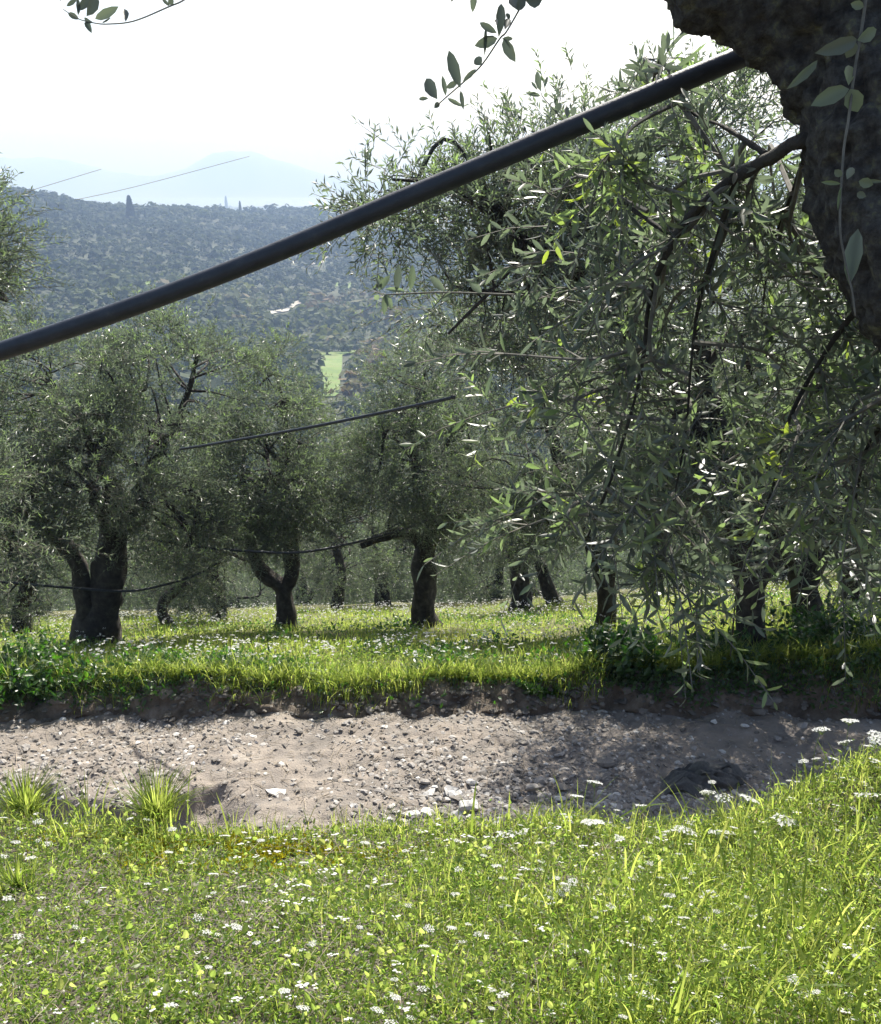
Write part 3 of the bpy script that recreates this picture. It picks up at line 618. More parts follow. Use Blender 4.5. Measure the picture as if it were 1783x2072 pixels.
# ------------------------------------------------------------------ the near olive at the right edge
nb = np.array([1.62, 1.55, float(lawn_z(np.array([1.62]), np.array([1.55]))[0]) - .05])
near = empty('olive_tree', nb, 'nearest olive with massive dark rough trunk and limb, drooping branches of large leaves', 'tree')
g = Geo()
T0 = 1.5
def rand_off(V, s): return np.stack([vn(V[:, 0] * 70, V[:, 1] * 70, V[:, 2] * 50, s + q) for q in (20, 30, 40)], -1)
def bark_tube(g, pts, rad, seg, n, seed):
    V, F = tube(pts, rad, seg, n, .15, .06, seed, 12); W, _ = tube(pts, np.array(rad) * .02, seg, n)   # W: centre line
    out = nrm(V - W); x, y, z = V[:, 0], V[:, 1], V[:, 2]
    rid = 1 - np.abs(fbm(x * 30, y * 30, z * 17, 3, seed + 50)) * 1.6; rid2 = fbm(x * 90, y * 90, z * 60, 2, seed + 60)
    V = V + out * (.011 * rid + .004 * rid2 - .008)[:, None]; g.add(V, F)
bark_tube(g, [nb, PT(2310, 1150, T0 + .06), PT(2140, 900, T0 + .02), PT(1985, 660, T0), PT(1872, 480, T0), PT(1828, 330, T0), PT(1825, 180, T0), PT(1870, -40, T0 + .1)],
          [.26, .2, .17, .155, .14, .135, .15, .12], 110, 190, 5)
bark_tube(g, [PT(1850, 330, T0), PT(1800, 150, T0), PT(1710, 10, T0), PT(1600, -75, T0 - .02), PT(1470, -150, T0 - .05), PT(1330, -250, T0 - .08), PT(1080, -400, T0 - .1)],
          [.13, .148, .148, .145, .13, .11, .08], 110, 170, 9)
tr = g.build('trunk', M['bark_near'], near, nb, smooth=True)
RN = np.random.default_rng(77)
def limb(pts, r0, r1, seed):
    p = [PT(*q) for q in pts]; return np.array(p), r1 + (r0 - r1) * np.linspace(1, 0, len(p)) ** 1.7
limbs = [limb([(1730, 270, 1.5), (1630, 285, 1.53), (1550, 312, 1.6), (1470, 378, 1.68), (1405, 440, 1.75), (1350, 520, 1.8), (1312, 610, 1.86), (1285, 760, 1.95), (1235, 950, 2.02), (1190, 1100, 2.08)], .0155, .003, 1),
         limb([(1490, 362, 1.66), (1470, 470, 1.75), (1420, 620, 1.85), (1396, 740, 1.92), (1392, 880, 2.0), (1350, 1050, 2.04), (1320, 1200, 2.08)], .006, .002, 2),
         limb([(1830, 560, 1.55), (1760, 640, 1.75), (1660, 740, 1.85), (1600, 860, 1.92), (1560, 1000, 2.0), (1500, 1160, 2.05), (1475, 1330, 2.1)], .008, .0018, 3),
         limb([(1880, 700, 1.6), (1830, 800, 1.8), (1770, 900, 1.9), (1700, 1030, 2.0), (1640, 1150, 2.05)], .008, .002, 4),
         limb([(1450, 395, 1.7), (1360, 470, 1.85), (1300, 420, 1.95), (1240, 405, 2.0)], .008, .004, 5),
         limb([(1640, 285, 1.55), (1600, 400, 1.75), (1560, 520, 1.9), (1530, 640, 1.95)], .005, .002, 6),
         limb([(1550, 312, 1.62), (1470, 270, 1.75), (1400, 230, 1.85), (1330, 150, 1.95)], .006, .002, 7)]
for (p, r_), n in zip(limbs, range(9)):
    g = Geo(); g.add(*tube(p - nb + np.random.default_rng(n).normal(0, .008, p.shape) * (np.arange(len(p)) > 0)[:, None], r_, 10, 60, .35, .05, n, 40)); g.build('limb', M['bark'], near, smooth=True)
foliage = [(1290, 90), (1240, 180), (1150, 330), (1090, 470), (1000, 620), (925, 790), (960, 900), (955, 1010), (990, 1120), (1010, 1180), (1180, 1240), (1340, 1300), (1470, 1345), (1570, 1290), (1783, 1240), (1850, 900), (1850, 560), (1660, 440), (1640, 280), (1560, 150), (1420, 110)]
lx = np.array([q[0] for q in foliage]).astype(float)
BR = []
cu_, cv_ = RN.uniform(900, 1860, 4000), RN.uniform(80, 1350, 4000); ins = inpoly(cu_, cv_, foliage)
dens = sstep(880, 1250, cu_) * .75 + .25; dens *= np.where(cv_ < 330, .4, 1) * np.where((cv_ > 330) & (cv_ < 520), .7, 1) * np.where(cv_ > 1050, .38, 1); ins &= RN.uniform(size=4000) < dens
cu_, cv_ = cu_[ins], cv_[ins]
allp = np.vstack([spline(p, 24) for p, _ in limbs])
au, av, at_ = proj(allp)
gtw = Geo(); S_, A_, L_s, T_s = [], [], [], []
for i in range(80):
    u, v = cu_[i], cv_[i]; tt = 1.92 + RN.uniform(-.17, .3); tip = PT(u, v, tt)
    d2 = (au - u) ** 2 + (av - v) ** 2 * .7; d2 = d2 + np.where(av > v + 30, 3e5, 0) ; k = np.argmin(np.abs(np.sqrt(d2) - RN.uniform(70, 230)))
    a = allp[k]; mid = (a + tip) / 2 + np.array([0, 0, .1 * np.linalg.norm(tip - a)]) + RN.normal(size=3) * .05
    pp = spline(np.array([a, mid, tip]), 12); gtw.add(*tube(pp - nb, np.linspace(.0055, .0018, 12), 5))
    ns = 6
    s = RN.uniform(.25, 1, ns); q = pp[np.clip((s * 11).astype(int), 0, 11)]
    ax = nrm(np.tile(nrm(tip - a), (ns, 1)) * .6 + rand_dir(ns, RN) * .75 + np.array([0, 0, .1]))
    S_.append(np.vstack([q, pp[-1:]])); A_.append(np.vstack([ax, nrm(pp[-1] - pp[-3])[None]])); L_s.append(RN.uniform(.1, .22, ns + 1)); T_s.append(np.clip(RN.normal(.5 + .28 * (RN.uniform() < .25), .14, ns + 1), 0, 1))
S_ = np.vstack(S_); A_ = np.vstack(A_); L_s = np.concatenate(L_s); T_s = np.concatenate(T_s)
lv, tw = shoots(RN, S_, A_, L_s, 13, .054, .0128, .2, T_s)
twig_strips(gtw, tw - nb, .0019, .0009)
tag(gtw.build('twigs', M['twig'], near), kind='stuff')
# leaves that show largest become single parts, the rest one mass
Pl, Dl, Nl, Ll, Wl, Tl = lv
uu, vv, tt = proj(Pl + Dl * Ll[:, None] * .5)
vis = (uu > 0) & (uu < 1783) & (vv > 0) & (vv < 2072)
facing = np.abs(np.sum(nrm(Nl) * nrm(Pl - np.array([0, 0, CZ])), -1))
score = np.where(vis, Ll * Wl * (.3 + facing) / tt ** 2, 0); order = np.argsort(-score)
NBIG = 215; big = order[:NBIG]; rest = np.setdiff1d(np.arange(len(Pl)), big)
g = Geo(); leaves(g, Pl[rest] - nb, Dl[rest], Nl[rest], Ll[rest], Wl[rest], Tl[rest], True)
tag(g.build('crown', M['olive'], near, None, True), kind='stuff')
leaf_meshes = {}
def leaf_mesh(t):
    k = int(np.clip(t, 0, .99) * 8)
    if k not in leaf_meshes:
        g = Geo(); leaves(g, np.zeros((1, 3)), np.array([[0, 1., 0]]), np.array([[0, 0, 1.]]), 1.0, 1.0, (k + .5) / 8, True, .12); leaf_meshes[k] = g.mesh('leaf', M['olive'], None, True)
    return leaf_meshes[k]
def leaf_obj(p, d, n, L, W, t, parent, org):
    d = nrm(d); x = nrm(np.cross(d, n)); z = np.cross(x, d)
    o = mk('leaf', leaf_mesh(t), parent)
    o.matrix_local = Matrix(((x[0] * W, d[0] * L, z[0] * L, p[0] - org[0]), (x[1] * W, d[1] * L, z[1] * L, p[1] - org[1]), (x[2] * W, d[2] * L, z[2] * L, p[2] - org[2]), (0, 0, 0, 1)))
    return o
for i in big: leaf_obj(Pl[i], Dl[i], Nl[i], Ll[i], Wl[i], Tl[i], near, nb)
# sprigs close to the lens: stem line and leaves (base -> tip, width) in their own picture coordinates
def sprig(fu, fv, stem, lf, t, dt, tint, r0=.0016):
    cv = lambda q, tt: PT(fu(q[0]), fv(q[1]), tt)
    n = len(stem); pts = np.array([cv(q, t + dt * i / (n - 1)) for i, q in enumerate(stem)])
    o = Geo(); o.add(*tube(pts - nb, np.linspace(r0, r0 * .55, n), 6, n * 5)); tw_ = o.build('twig', M['twig'], near, smooth=True)
    for (a, b2, c, d, w) in lf:
        k = np.argmin([(a - q[0]) ** 2 + (b2 - q[1]) ** 2 for q in stem]); tt = t + dt * k / (n - 1)
        p = cv((a, b2), tt); q = cv((c, d), tt + RN.uniform(-.012, .012)); L = np.linalg.norm(q - p); W = abs(fu(w) - fu(0)) * tt / FPX * 1.3
        view = nrm(p - np.array([0, 0, CZ])); leaf_obj(p, q - p, -view + RN.normal(size=3) * .12, L, max(W, .002), np.clip(tint + RN.normal(0, .1), 0, 1), tw_, nb)
f1 = lambda x: 796 + x * .2232; f1v = lambda y: y * .2232
sprig(f1, f1v, [(1290, -180), (1190, 0), (1030, 280), (965, 350), (800, 590), (630, 750), (480, 880), (375, 975)],
      [(955, 340, 985, 0, 70), (940, 300, 775, 200, 52), (945, 345, 740, 415, 78), (1000, 350, 1100, 555, 78), (985, 350, 1090, 350, 32), (800, 590, 740, 515, 70), (750, 625, 630, 740, 36), (610, 800, 495, 440, 84),
       (610, 820, 635, 990, 32), (490, 890, 630, 965, 30), (580, 735, 480, 800, 46), (475, 870, 445, 680, 36), (400, 900, 285, 695, 90), (320, 890, 225, 897, 28), (415, 930, 375, 975, 38), (1130, 95, 1070, -60, 84),
       (1130, 100, 1190, -40, 66), (1195, 0, 1360, 0, 100), (745, -80, 715, 110, 50), (835, 260, 830, 490, 26), (1050, 180, 1030, 110, 34), (560, -60, 525, 15, 26), (1010, 270, 1055, 150, 50), (940, 230, 915, 165, 40)], 1.3, .12, .04)  # darkest leaf tint, standing in for a backlit silhouette
sprig(f1, f1v, [(1700, 1250), (1540, 1085), (1365, 890), (1345, 840)], [(1340, 830, 1295, 635, 48), (1310, 820, 1245, 730, 20), (1335, 870, 1200, 838, 32), (1370, 800, 1400, 680, 22), (1475, 1035, 1515, 920, 50), (1475, 1035, 1450, 985, 42), (1580, 1075, 1570, 955, 36), (1630, 1055, 1640, 960, 46), (1370, 880, 1395, 840, 30)], 2.3, -.05, .4)
f2 = lambda x: x * .3125
sprig(f2, f2, [(1350, -110), (1190, 0), (1100, 40), (870, 135), (700, 155), (610, 148), (510, 122), (410, 60)],
      [(615, 122, 765, 45, 46), (815, 140, 805, 45, 38), (605, 145, 535, 118, 26), (560, 105, 640, -30, 52), (500, 70, 590, -20, 40), (505, 100, 505, -20, 22), (430, 40, 500, -10, 22), (555, 140, 590, 205, 30), (440, 85, 510, 122, 30), (660, 148, 718, 115, 9), (1100, 40, 1045, -15, 18), (1095, 30, 1120, -10, 30), (392, 10, 388, -30, 14)], 1.4, .05, .04, .0013)  # leaf tint lowered here too, silhouette painted into the colour
f3 = lambda x: 1305.6 + x * .3458; f3v = lambda y: y * .3458
sprig(f3, f3v, [(1310, -160), (1290, 0), (1270, 150), (1225, 420), (1190, 700), (1160, 900), (1140, 1300), (1165, 1500), (1210, 1700), (1230, 1850)],
      [(1240, 230, 1015, 310, 72), (1240, 235, 1365, 170, 62), (1230, 240, 1180, 340, 56), (1195, 520, 975, 610, 78), (1200, 520, 1245, 655, 84), (1190, 500, 1195, 365, 46), (1150, 1030, 1110, 995, 34), (1180, 1050, 1220, 970, 38),
       (1250, 1060, 1335, 1080, 46), (1270, 1060, 1395, 1062, 18), (1145, 1075, 1030, 1065, 20), (1195, 1670, 1245, 1320, 78), (1240, 1130, 1290, 1150, 34), (1010, 350, 840, 520, 44), (1280, 40, 1205, 20, 40), (1150, 1090, 1125, 1230, 14)], 1.27, .06, .62, .0026)
f4 = lambda x: x * .5; f4v = lambda y: 238.8 + y * .5
sprig(f4, f4v, [(2420, 760), (2200, 725), (2000, 712), (1780, 706), (1660, 710), (1560, 715)], [(1605, 700, 1615, 590, 26), (1660, 700, 1672, 590, 24), (1530, 700, 1577, 635, 22), (1555, 712, 1588, 770, 24), (1560, 712, 1555, 795, 22), (1545, 690, 1520, 640, 16), (1535, 715, 1515, 735, 18), (1640, 700, 1560, 690, 16), (1800, 700, 1740, 640, 26), (1830, 706, 1790, 740, 20), (1950, 708, 1900, 660, 26)], 2.2, .0, .5, .003)

# ------------------------------------------------------------------ irrigation pipes and wires
def pipe(name, pts, rad, label, cat, grp=None, m='pipe', n=60, seg=16):
    p = np.array(pts); o = p.mean(0); g = Geo(); g.add(*tube(p, np.full(len(p), rad), seg, n)); ob = g.build(name, M[m], None, o, True); ob.location = o
    return tag(ob, label, cat, grp)
pipe('irrigation_pipe', [PT(2050, -60, 1.74), PT(1700, 40, 1.74), PT(1500, 115, 1.76), PT(1240, 224, 1.8), PT(870, 380, 1.87), PT(420, 565, 1.95), PT(0, 711, 2.02), PT(-350, 815, 2.1)], .0205, 'thick black water pipe running diagonally to the big limb', 'pipe', 'irrigation pipes strung through the grove', n=90, seg=24)
pipe('irrigation_pipe', [P(916, 803, 6.75), P(890, 810, 6.85), P(640, 862, 7.6), P(440, 897, 8.4), P(365, 909, 8.8)], .014, 'thin black pipe crossing in front of the middle crowns below the thick pipe', 'pipe', 'irrigation pipes strung through the grove')
pipe('irrigation_pipe', [P(300, 1090, 12.2), P(415, 1108, 11.9), P(500, 1115, 11.7), P(600, 1118, 11.9), P(700, 1102, 12.4), P(800, 1076, 13.2), P(870, 1050, 13.9)], .02, 'sagging black pipe hung between the V-forked olive and the straight trunk', 'pipe', 'irrigation pipes strung through the grove')
pipe('irrigation_pipe', [P(-60, 1172, 10.6), P(25, 1180, 10.7), P(150, 1190, 10.9), P(240, 1196, 11.0), P(300, 1191, 11.2), P(385, 1168, 11.8), P(440, 1140, 12.1)], .017, 'lowest thin pipe passing the stout twin-stemmed trunk', 'pipe', 'irrigation pipes strung through the grove')
pipe('wire', [P(150, 405, 30), P(280, 376, 31), P(505, 316, 33)], .007, 'longer of two thin wires slanting over the misty bay', 'wire', 'wires over the bay', 'dry', 20, 6)
pipe('wire', [P(-40, 415, 30), P(60, 386, 30.5), P(205, 342, 31.5)], .007, 'shorter of two thin wires, above the ridge', 'wire', 'wires over the bay', 'dry', 20, 6)

# ------------------------------------------------------------------ stones and gravel
ico_v = []; ph = (1 + 5 ** .5) / 2
octa_v = np.array([(1, 0, 0), (-1, 0, 0), (0, 1, 0), (0, -1, 0), (0, 0, 1), (0, 0, -1)], float); octa_f = np.array([(0, 2, 4), (2, 1, 4), (1, 3, 4), (3, 0, 4), (2, 0, 5), (1, 2, 5), (3, 1, 5), (0, 3, 5)])
for a in (-1, 1):
    for b2 in (-ph, ph): ico_v += [(0, a, b2), (a, b2, 0), (b2, 0, a)]
ico_v = nrm(np.array(ico_v, float))
d_ = np.linalg.norm(ico_v[:, None] - ico_v[None], axis=-1); e_ = (d_ < 1.06) & (d_ > .1); ico_f = []
for i in range(12):
    for j in range(i + 1, 12):
        for k in range(j + 1, 12):
            if e_[i, j] and e_[j, k] and e_[i, k]:
                n_ = np.cross(ico_v[j] - ico_v[i], ico_v[k] - ico_v[i]); ico_f.append((i, j, k) if np.dot(n_, ico_v[i]) > 0 else (i, k, j))
ico_f = np.array(ico_f)
def subdiv(V, F):
    V = list(map(tuple, V)); c = {}; o = []
    def mid(a, b2):
        k = (min(a, b2), max(a, b2))
        if k not in c: V.append(tuple(nrm((np.array(V[a]) + np.array(V[b2])) / 2))); c[k] = len(V) - 1
        return c[k]
    for a, b2, d in F:
        x, y, z = mid(a, b2), mid(b2, d), mid(d, a); o += [(a, x, z), (b2, y, x), (d, z, y), (x, y, z)]
    return np.array(V), np.array(o)
s2v, s2f = subdiv(ico_v, ico_f)
def rock(V, seed, flat=.55, cut=7):
    """angular stone: a ball clipped by random planes, then flattened"""
    r = np.random.default_rng(seed); V = V.copy()
    for _ in range(cut):
        n_ = rand_dir(1, r)[0]; h = r.uniform(.35, .7); dd = V @ n_; V = np.where((dd > h)[:, None], V - n_ * (dd - h)[:, None], V)
    V = V * np.array([1, r.uniform(.6, .9), flat * r.uniform(.7, 1.2)]); return V + .03 * r.normal(size=V.shape)
rmesh = []
for sd in range(10):
    for tn in (.35, .6, .9):
        g = Geo(); g.add(rock(s2v, sd, .32 + .04 * sd, 11), s2f, tn); rmesh.append(g.mesh('stone', M['stone']))
def road_xy(u, v):
    d = P(u, v, 1.0) - np.array([0, 0, CZ]); Y = np.linspace(3.3, 7.4, 700); p = d[None] * Y[:, None] + np.array([0, 0, CZ]); k = np.argmax(p[:, 2] < road_z(p[:, 0], p[:, 1])); return p[k][:2]
def put_stone(u, v, wpx, tn, label, grp='stones lying on the dirt road', sd=None):
    x, y = road_xy(u, v); z = float(road_z(np.array([x]), np.array([y]))[0]); t = proj(np.array([x, y, z]))[2]; s = wpx * t / FPX / 2 / .85
    i = (int(rng.integers(0, 10)) if sd is None else sd) * 3 + tn; o = mk('stone', rmesh[i], None, (x, y, z + s * .12)); o.scale = (s, s, s); o.rotation_euler = (rng.uniform(-.15, .15), rng.uniform(-.15, .15), rng.uniform(-.5, .5)); tag(o, label, 'stone', grp)
put_stone(828, 1652, 46, 2, 'white stone at the lawn edge, left of a pair', sd=1); put_stone(862, 1648, 40, 2, 'white stone at the lawn edge, right of a pair', sd=4)
put_stone(552, 1606, 50, 2, 'flat whitish slab lying alone on the open dirt left of the pair', sd=0)
put_stone(605, 1482, 26, 0, 'tan stone at the foot of the bank'); put_stone(520, 1472, 22, 0, 'dark little stone at the bank foot, left of the tan one')
put_stone(1230, 1545, 44, 0, 'grey flat stone in dappled shade beyond the pale stones'); put_stone(945, 1640, 60, 2, 'largest broad pale stone among the rubble in mid road'); put_stone(1090, 1586, 34, 1, 'pale stone standing apart on the gravel')
for k in range(105):
    if k < 75: u, v, w = rng.uniform(850, 1350), rng.normal(1635, 34), rng.uniform(12, 36)
    else: u, v, w = rng.uniform(0, 1750), rng.uniform(1460, 1680), rng.uniform(12, 24)
    if v > 1690: continue
    put_stone(u, v, w, int(rng.choice([0, 1, 2], p=[.4, .45, .15])), 'weathered limestone fragment in the rubble of the dirt road' if k < 75 else 'small loose stone on the open dirt road', 'rubble stones of the dirt road' if k < 75 else 'loose stones on the dirt road')
def stone_mass(g, x, y, z, s, tint, nvar=12, fine=True):
    if fine is True and len(x) > 4000:
        q = s > .024; stone_mass(g, x[q], y[q], z[q], s[q], tint[q], nvar, None); stone_mass(g, x[~q], y[~q], z[~q], s[~q], tint[~q], nvar, False); return
    bv, bf = (ico_v, ico_f) if fine is not False else (octa_v, octa_f)
    for b2 in range(nvar):
        V0 = rock(bv, 50 + b2, .42, 6) if fine is not False else bv * np.random.default_rng(b2).uniform(.6, 1.2, (6, 3)) * [1, .8, .55] + np.random.default_rng(b2 + 99).normal(0, .15, (6, 3)); i = np.arange(b2, len(x), nvar); a = rng.uniform(0, 6.28, len(i)); ca, sa = np.cos(a)[:, None], np.sin(a)[:, None]
        V = np.stack([(V0[None, :, 0] * ca - V0[None, :, 1] * sa) * s[i][:, None] + x[i][:, None], (V0[None, :, 0] * sa + V0[None, :, 1] * ca) * s[i][:, None] + y[i][:, None], V0[None, :, 2] * s[i][:, None] + z[i][:, None]], -1)
        F = (np.arange(len(i))[:, None, None] * len(bv) + bf[None]).reshape(-1, 3); g.add(V.reshape(-1, 3), F, np.repeat(tint[i], len(bv)))
n = 30000; yy = rng.uniform(4.3, 7.05, n); xx = rng.uniform(-1, 1, n) * .62 * yy
kp = rng.uniform(size=n) < np.clip(.45 + .5 * vn(xx * .8, yy * 1.2, None, 81) + .35 * sstep(6.2, 5.2, yy) * sstep(-1.2, .4, xx), .1, 1); xx, yy = xx[kp], yy[kp]
ss = rng.lognormal(math.log(.0165), .55, len(xx)) * np.where((xx > -.3) & (yy < 5.7), 1.35, 1.)
g = Geo(); stone_mass(g, xx, yy, road_z(xx, yy) + ss * .05, np.clip(ss, .006, .042), np.clip(rng.normal(.48, .2, len(xx)), 0, 1)); tag(g.build('gravel', M['stone']), 'loose angular gravel strewn over the dirt road', kind='stuff')
g = Geo(); n = 1500; yy = rng.uniform(4.6, 7.0, n); xx = rng.uniform(-1, 1, n) * .6 * yy; a = rng.uniform(0, 6.28, n); L = rng.uniform(.04, .16, n); c0 = np.column_stack([xx, yy, road_z(xx, yy) + .006]); c2 = np.column_stack([xx + np.cos(a) * L, yy + np.sin(a) * L, xx * 0]); c2[:, 2] = road_z(c2[:, 0], c2[:, 1]) + rng.uniform(.004, .03, n); twig_strips(g, np.stack([c0, (c0 + c2) / 2 + [0, 0, .006], c2], 1), .0025, .0014); tag(g.build('road_litter', M['dry']), 'dry straw and twig bits scattered on the dirt road', kind='stuff')
# clods on the bank
n = 1500; xx = rng.uniform(-5, 5, n); s_ = rng.uniform(0, .95, n); by, bz = bank_pt(xx, s_); ss = rng.lognormal(math.log(.028), .5, n)
g = Geo(); stone_mass(g, xx, by - .01, bz, np.clip(ss, .01, .1), np.clip(rng.normal(.1, .15, n), 0, .6)); tag(g.build('bank_rubble', M['stone']), 'soil clods and stones in the cut bank', kind='stuff')
b3 = base_at(1800, 11.4); g = Geo(); V = rock(s2v, 3, .9, 5); g.add(V * .3, s2f); o = g.build('boulder', M['rust_stone'], None, None, True); o.location = b3 + np.array([0, 0, .2]); tag(o, 'reddish-brown rounded boulder beside the gnarled trunk', 'boulder')

# dark cloth on the road
cx, cyy = road_xy(1430, 1585)
nu, nv_ = 60, 40; U, V_ = np.meshgrid(np.linspace(-1, 1, nu), np.linspace(-1, 1, nv_), indexing='ij'); X = .34 * U * (1 - .25 * V_ ** 2) + .05 * fbm(U * 2, V_ * 2, None, 2, 91); Yc = .2 * V_ * (1 - .3 * U ** 2) + .05 * fbm(U * 2, V_ * 2, None, 2, 92)
H = .02 + .085 * np.abs(fbm(U * 1.5 + 3, V_ * 3.2 + X * 5, None, 3, 93)) * (1 - .6 * np.maximum(U ** 2, V_ ** 2)) + .035 * np.exp(-((U - .2) / .5) ** 2 - ((V_ - .1) / .6) ** 2)
H = H * np.minimum(1, 4 * (1.02 - np.maximum(np.abs(U), np.abs(V_))))
Vc = np.stack([X + cx, Yc + cyy, road_z(X + cx, Yc + cyy) + H + .005], -1).reshape(-1, 3); i = np.arange(nu - 1)[:, None] * nv_; j = np.arange(nv_ - 1)[None]
g = Geo(); g.add(Vc, np.stack([i + j, i + nv_ + j, i + nv_ + j + 1, i + j + 1], -1).reshape(-1, 4)); o = Vc.mean(0); ob = g.build('cloth', M['cloth'], None, o, True); ob.location = o; tag(ob, 'crumpled black cloth lying in the shade on the dirt road', 'cloth')

# ------------------------------------------------------------------ grass
def blades(g, x, y, z, h, w, lean, tint, r, segs=3, az=None):
    n = len(x); a = r.uniform(0, 6.28, n) if az is None else az; d = np.column_stack([np.cos(a), np.sin(a), a * 0]); fa = a + np.pi / 2 + r.normal(0, .5, n); S = np.column_stack([np.cos(fa), np.sin(fa), fa * 0])
    b0 = np.column_stack([x, y, z]); rows = []
    for k in range(segs + 1):
        s = k / segs; c = b0 + d * (lean * h * s ** 1.8)[:, None]; c[:, 2] += h * s * (1 - .35 * lean * s)
        ww = (w * (1 - .55 * s) * (1 if k < segs else 0))[:, None]
        rows.append(c - S * ww / 2)
        if k < segs: rows.append(c + S * ww / 2)
    V = np.stack(rows, 1); m_ = V.shape[1]; o = np.arange(n)[:, None] * m_
    F4 = np.concatenate([o + np.array([2 * k, 2 * k + 1, 2 * k + 3, 2 * k + 2]) for k in range(segs - 1)]) if segs > 1 else np.zeros((0, 4), int)
    F3 = o + np.array([2 * segs - 2, 2 * segs - 1, 2 * segs]); g.add(V, [F4, F3], np.repeat(tint, m_))
r = np.random.default_rng(501)
def lawn_scatter(n, y0=1.2):
    y = r.uniform(y0, 2.75, n); x = r.uniform(-1, 1, n) * (.62 * y + .25); k = y < lawn_edge(x) - .004; return x[k], y[k]
def lush(x, y): return np.clip(.3 + .55 * sstep(-.4, .9, x) + .35 * vn(x * 2.1, y * 2.1, None, 101) + .2 * vn(x * 6, y * 6, None, 102), 0.04, 1)
x, y = lawn_scatter(34000); k = r.uniform(size=len(x)) < lush(x, y) ; x, y = x[k], y[k]; n = len(x); lu = lush(x, y)
h = r.uniform(.018, .055, n) + r.gamma(2, .019, n) * lu
g = Geo(); blades(g, x, y, lawn_z(x, y) - .004, h, r.uniform(.0018, .0042, n), r.uniform(.1, .9, n), np.clip(r.normal(.6, .16, n), 0, 1), r)
x, y = lawn_scatter(900); k = r.uniform(size=len(x)) < lush(x, y) ** 2; x, y = x[k], y[k]; n = len(x)
blades(g, x, y, lawn_z(x, y), r.uniform(.1, .21, n), r.uniform(.004, .008, n), r.uniform(.15, .7, n), np.clip(r.normal(.55, .14, n), 0, .85), r, 5)
x, y = lawn_scatter(1500); k = r.uniform(size=len(x)) < .9 * sstep(.0, .7, x) * (.5 + .6 * vn(x * 3, y * 3, None, 106)); x, y = x[k], y[k]; n = len(x)
blades(g, x, y, lawn_z(x, y), r.uniform(.1, .23, n), r.uniform(.006, .0115, n), r.uniform(.2, .9, n), np.clip(r.normal(.45, .2, n), 0, .95), r, 6)
xe = r.uniform(-1.7, 1.8, 1500); ye = lawn_edge(xe) - np.abs(r.normal(0, .05, 1500)); blades(g, xe, ye, lawn_z(xe, ye), r.uniform(.03, .12, 1500), r.uniform(.002, .004, 1500), r.uniform(.1, .8, 1500), np.clip(r.normal(.6, .16, 1500), 0, 1), r)
tag(g.build('lawn_grass', M['grass']), 'fresh yellow-green grass of the foreground lawn', kind='stuff')
# small herbs of the lawn: feathery low leaves and round leaves
g = Geo(); x, y = lawn_scatter(135000); k = r.uniform(size=len(x)) < .62 + .5 * lush(x, y) * (.6 + .5 * vn(x * 9, y * 9, None, 104)); x, y = x[k], y[k]; n = len(x)
hh = r.gamma(1.6, .012, n) * (.5 + lush(x, y)); Pz = np.column_stack([x, y, lawn_z(x, y) + hh]); D = rand_dir(n, r); D[:, 2] = np.abs(D[:, 2]) * .7
leaves(g, Pz, D, rand_dir(n, r) + np.array([0, -.4, .9]), r.uniform(.007, .02, n), r.uniform(.003, .008, n), np.clip(r.normal(.56, .24, n), 0, 1), False, .1)
x, y = lawn_scatter(4200); k = r.uniform(size=len(x)) < .3 + .7 * lush(x, y); x, y = x[k], y[k]; n = len(x); Pz = np.column_stack([x, y, lawn_z(x, y) + r.uniform(.004, .05, n)]); D = rand_dir(n, r); D[:, 2] = np.abs(D[:, 2]) + .35
leaves(g, Pz, D, rand_dir(n, r) * .7 + np.array([0, -.9, .5]), r.uniform(.011, .028, n), r.uniform(.008, .019, n), np.clip(r.normal(.72, .18, n), 0, 1), True, .15)
tag(g.build('lawn_herbs', M['herb']), 'low clover-like herbs growing through the foreground lawn', kind='stuff')
# yellow moss by the tufts
n = 5200; xq, yq = r.normal(-.62, .26, n), r.normal(2.25, .06, n); k = (vn(xq * 7, yq * 9, None, 105) > -.15) & (yq < lawn_edge(xq)); xq, yq = xq[k], yq[k]; n = len(xq)
g = Geo(); D = rand_dir(n, r); D[:, 2] = np.abs(D[:, 2]) + .4; leaves(g, np.column_stack([xq, yq, lawn_z(xq, yq) + .004]), D, rand_dir(n, r), r.uniform(.008, .018, n), r.uniform(.005, .01, n), r.uniform(0, 1, n)); tag(g.build('moss', M['moss']), 'yellow moss patch beside the grass tufts', kind='stuff')
def fl_small(g, x, y, z, s, rr):
    n = len(x); k = np.arange(6)
    for q in range(5):
        o = rr.normal(0, .6, (n, 3)) * s[:, None] * [1, 1, .15]; an = k[None] * np.pi / 3 + rr.uniform(0, 6, n)[:, None]; rad = s[:, None] * .42
        yo = np.sin(an) * rad; V = np.stack([x[:, None] + o[:, :1] + np.cos(an) * rad, y[:, None] + o[:, 1:2] + yo, z[:, None] + o[:, 2:] - .45 * (yo + o[:, 1:2])], -1); g.add(V.reshape(-1, 3), np.arange(n * 6).reshape(-1, 6), np.repeat(rr.uniform(.2, 1, n), 6))
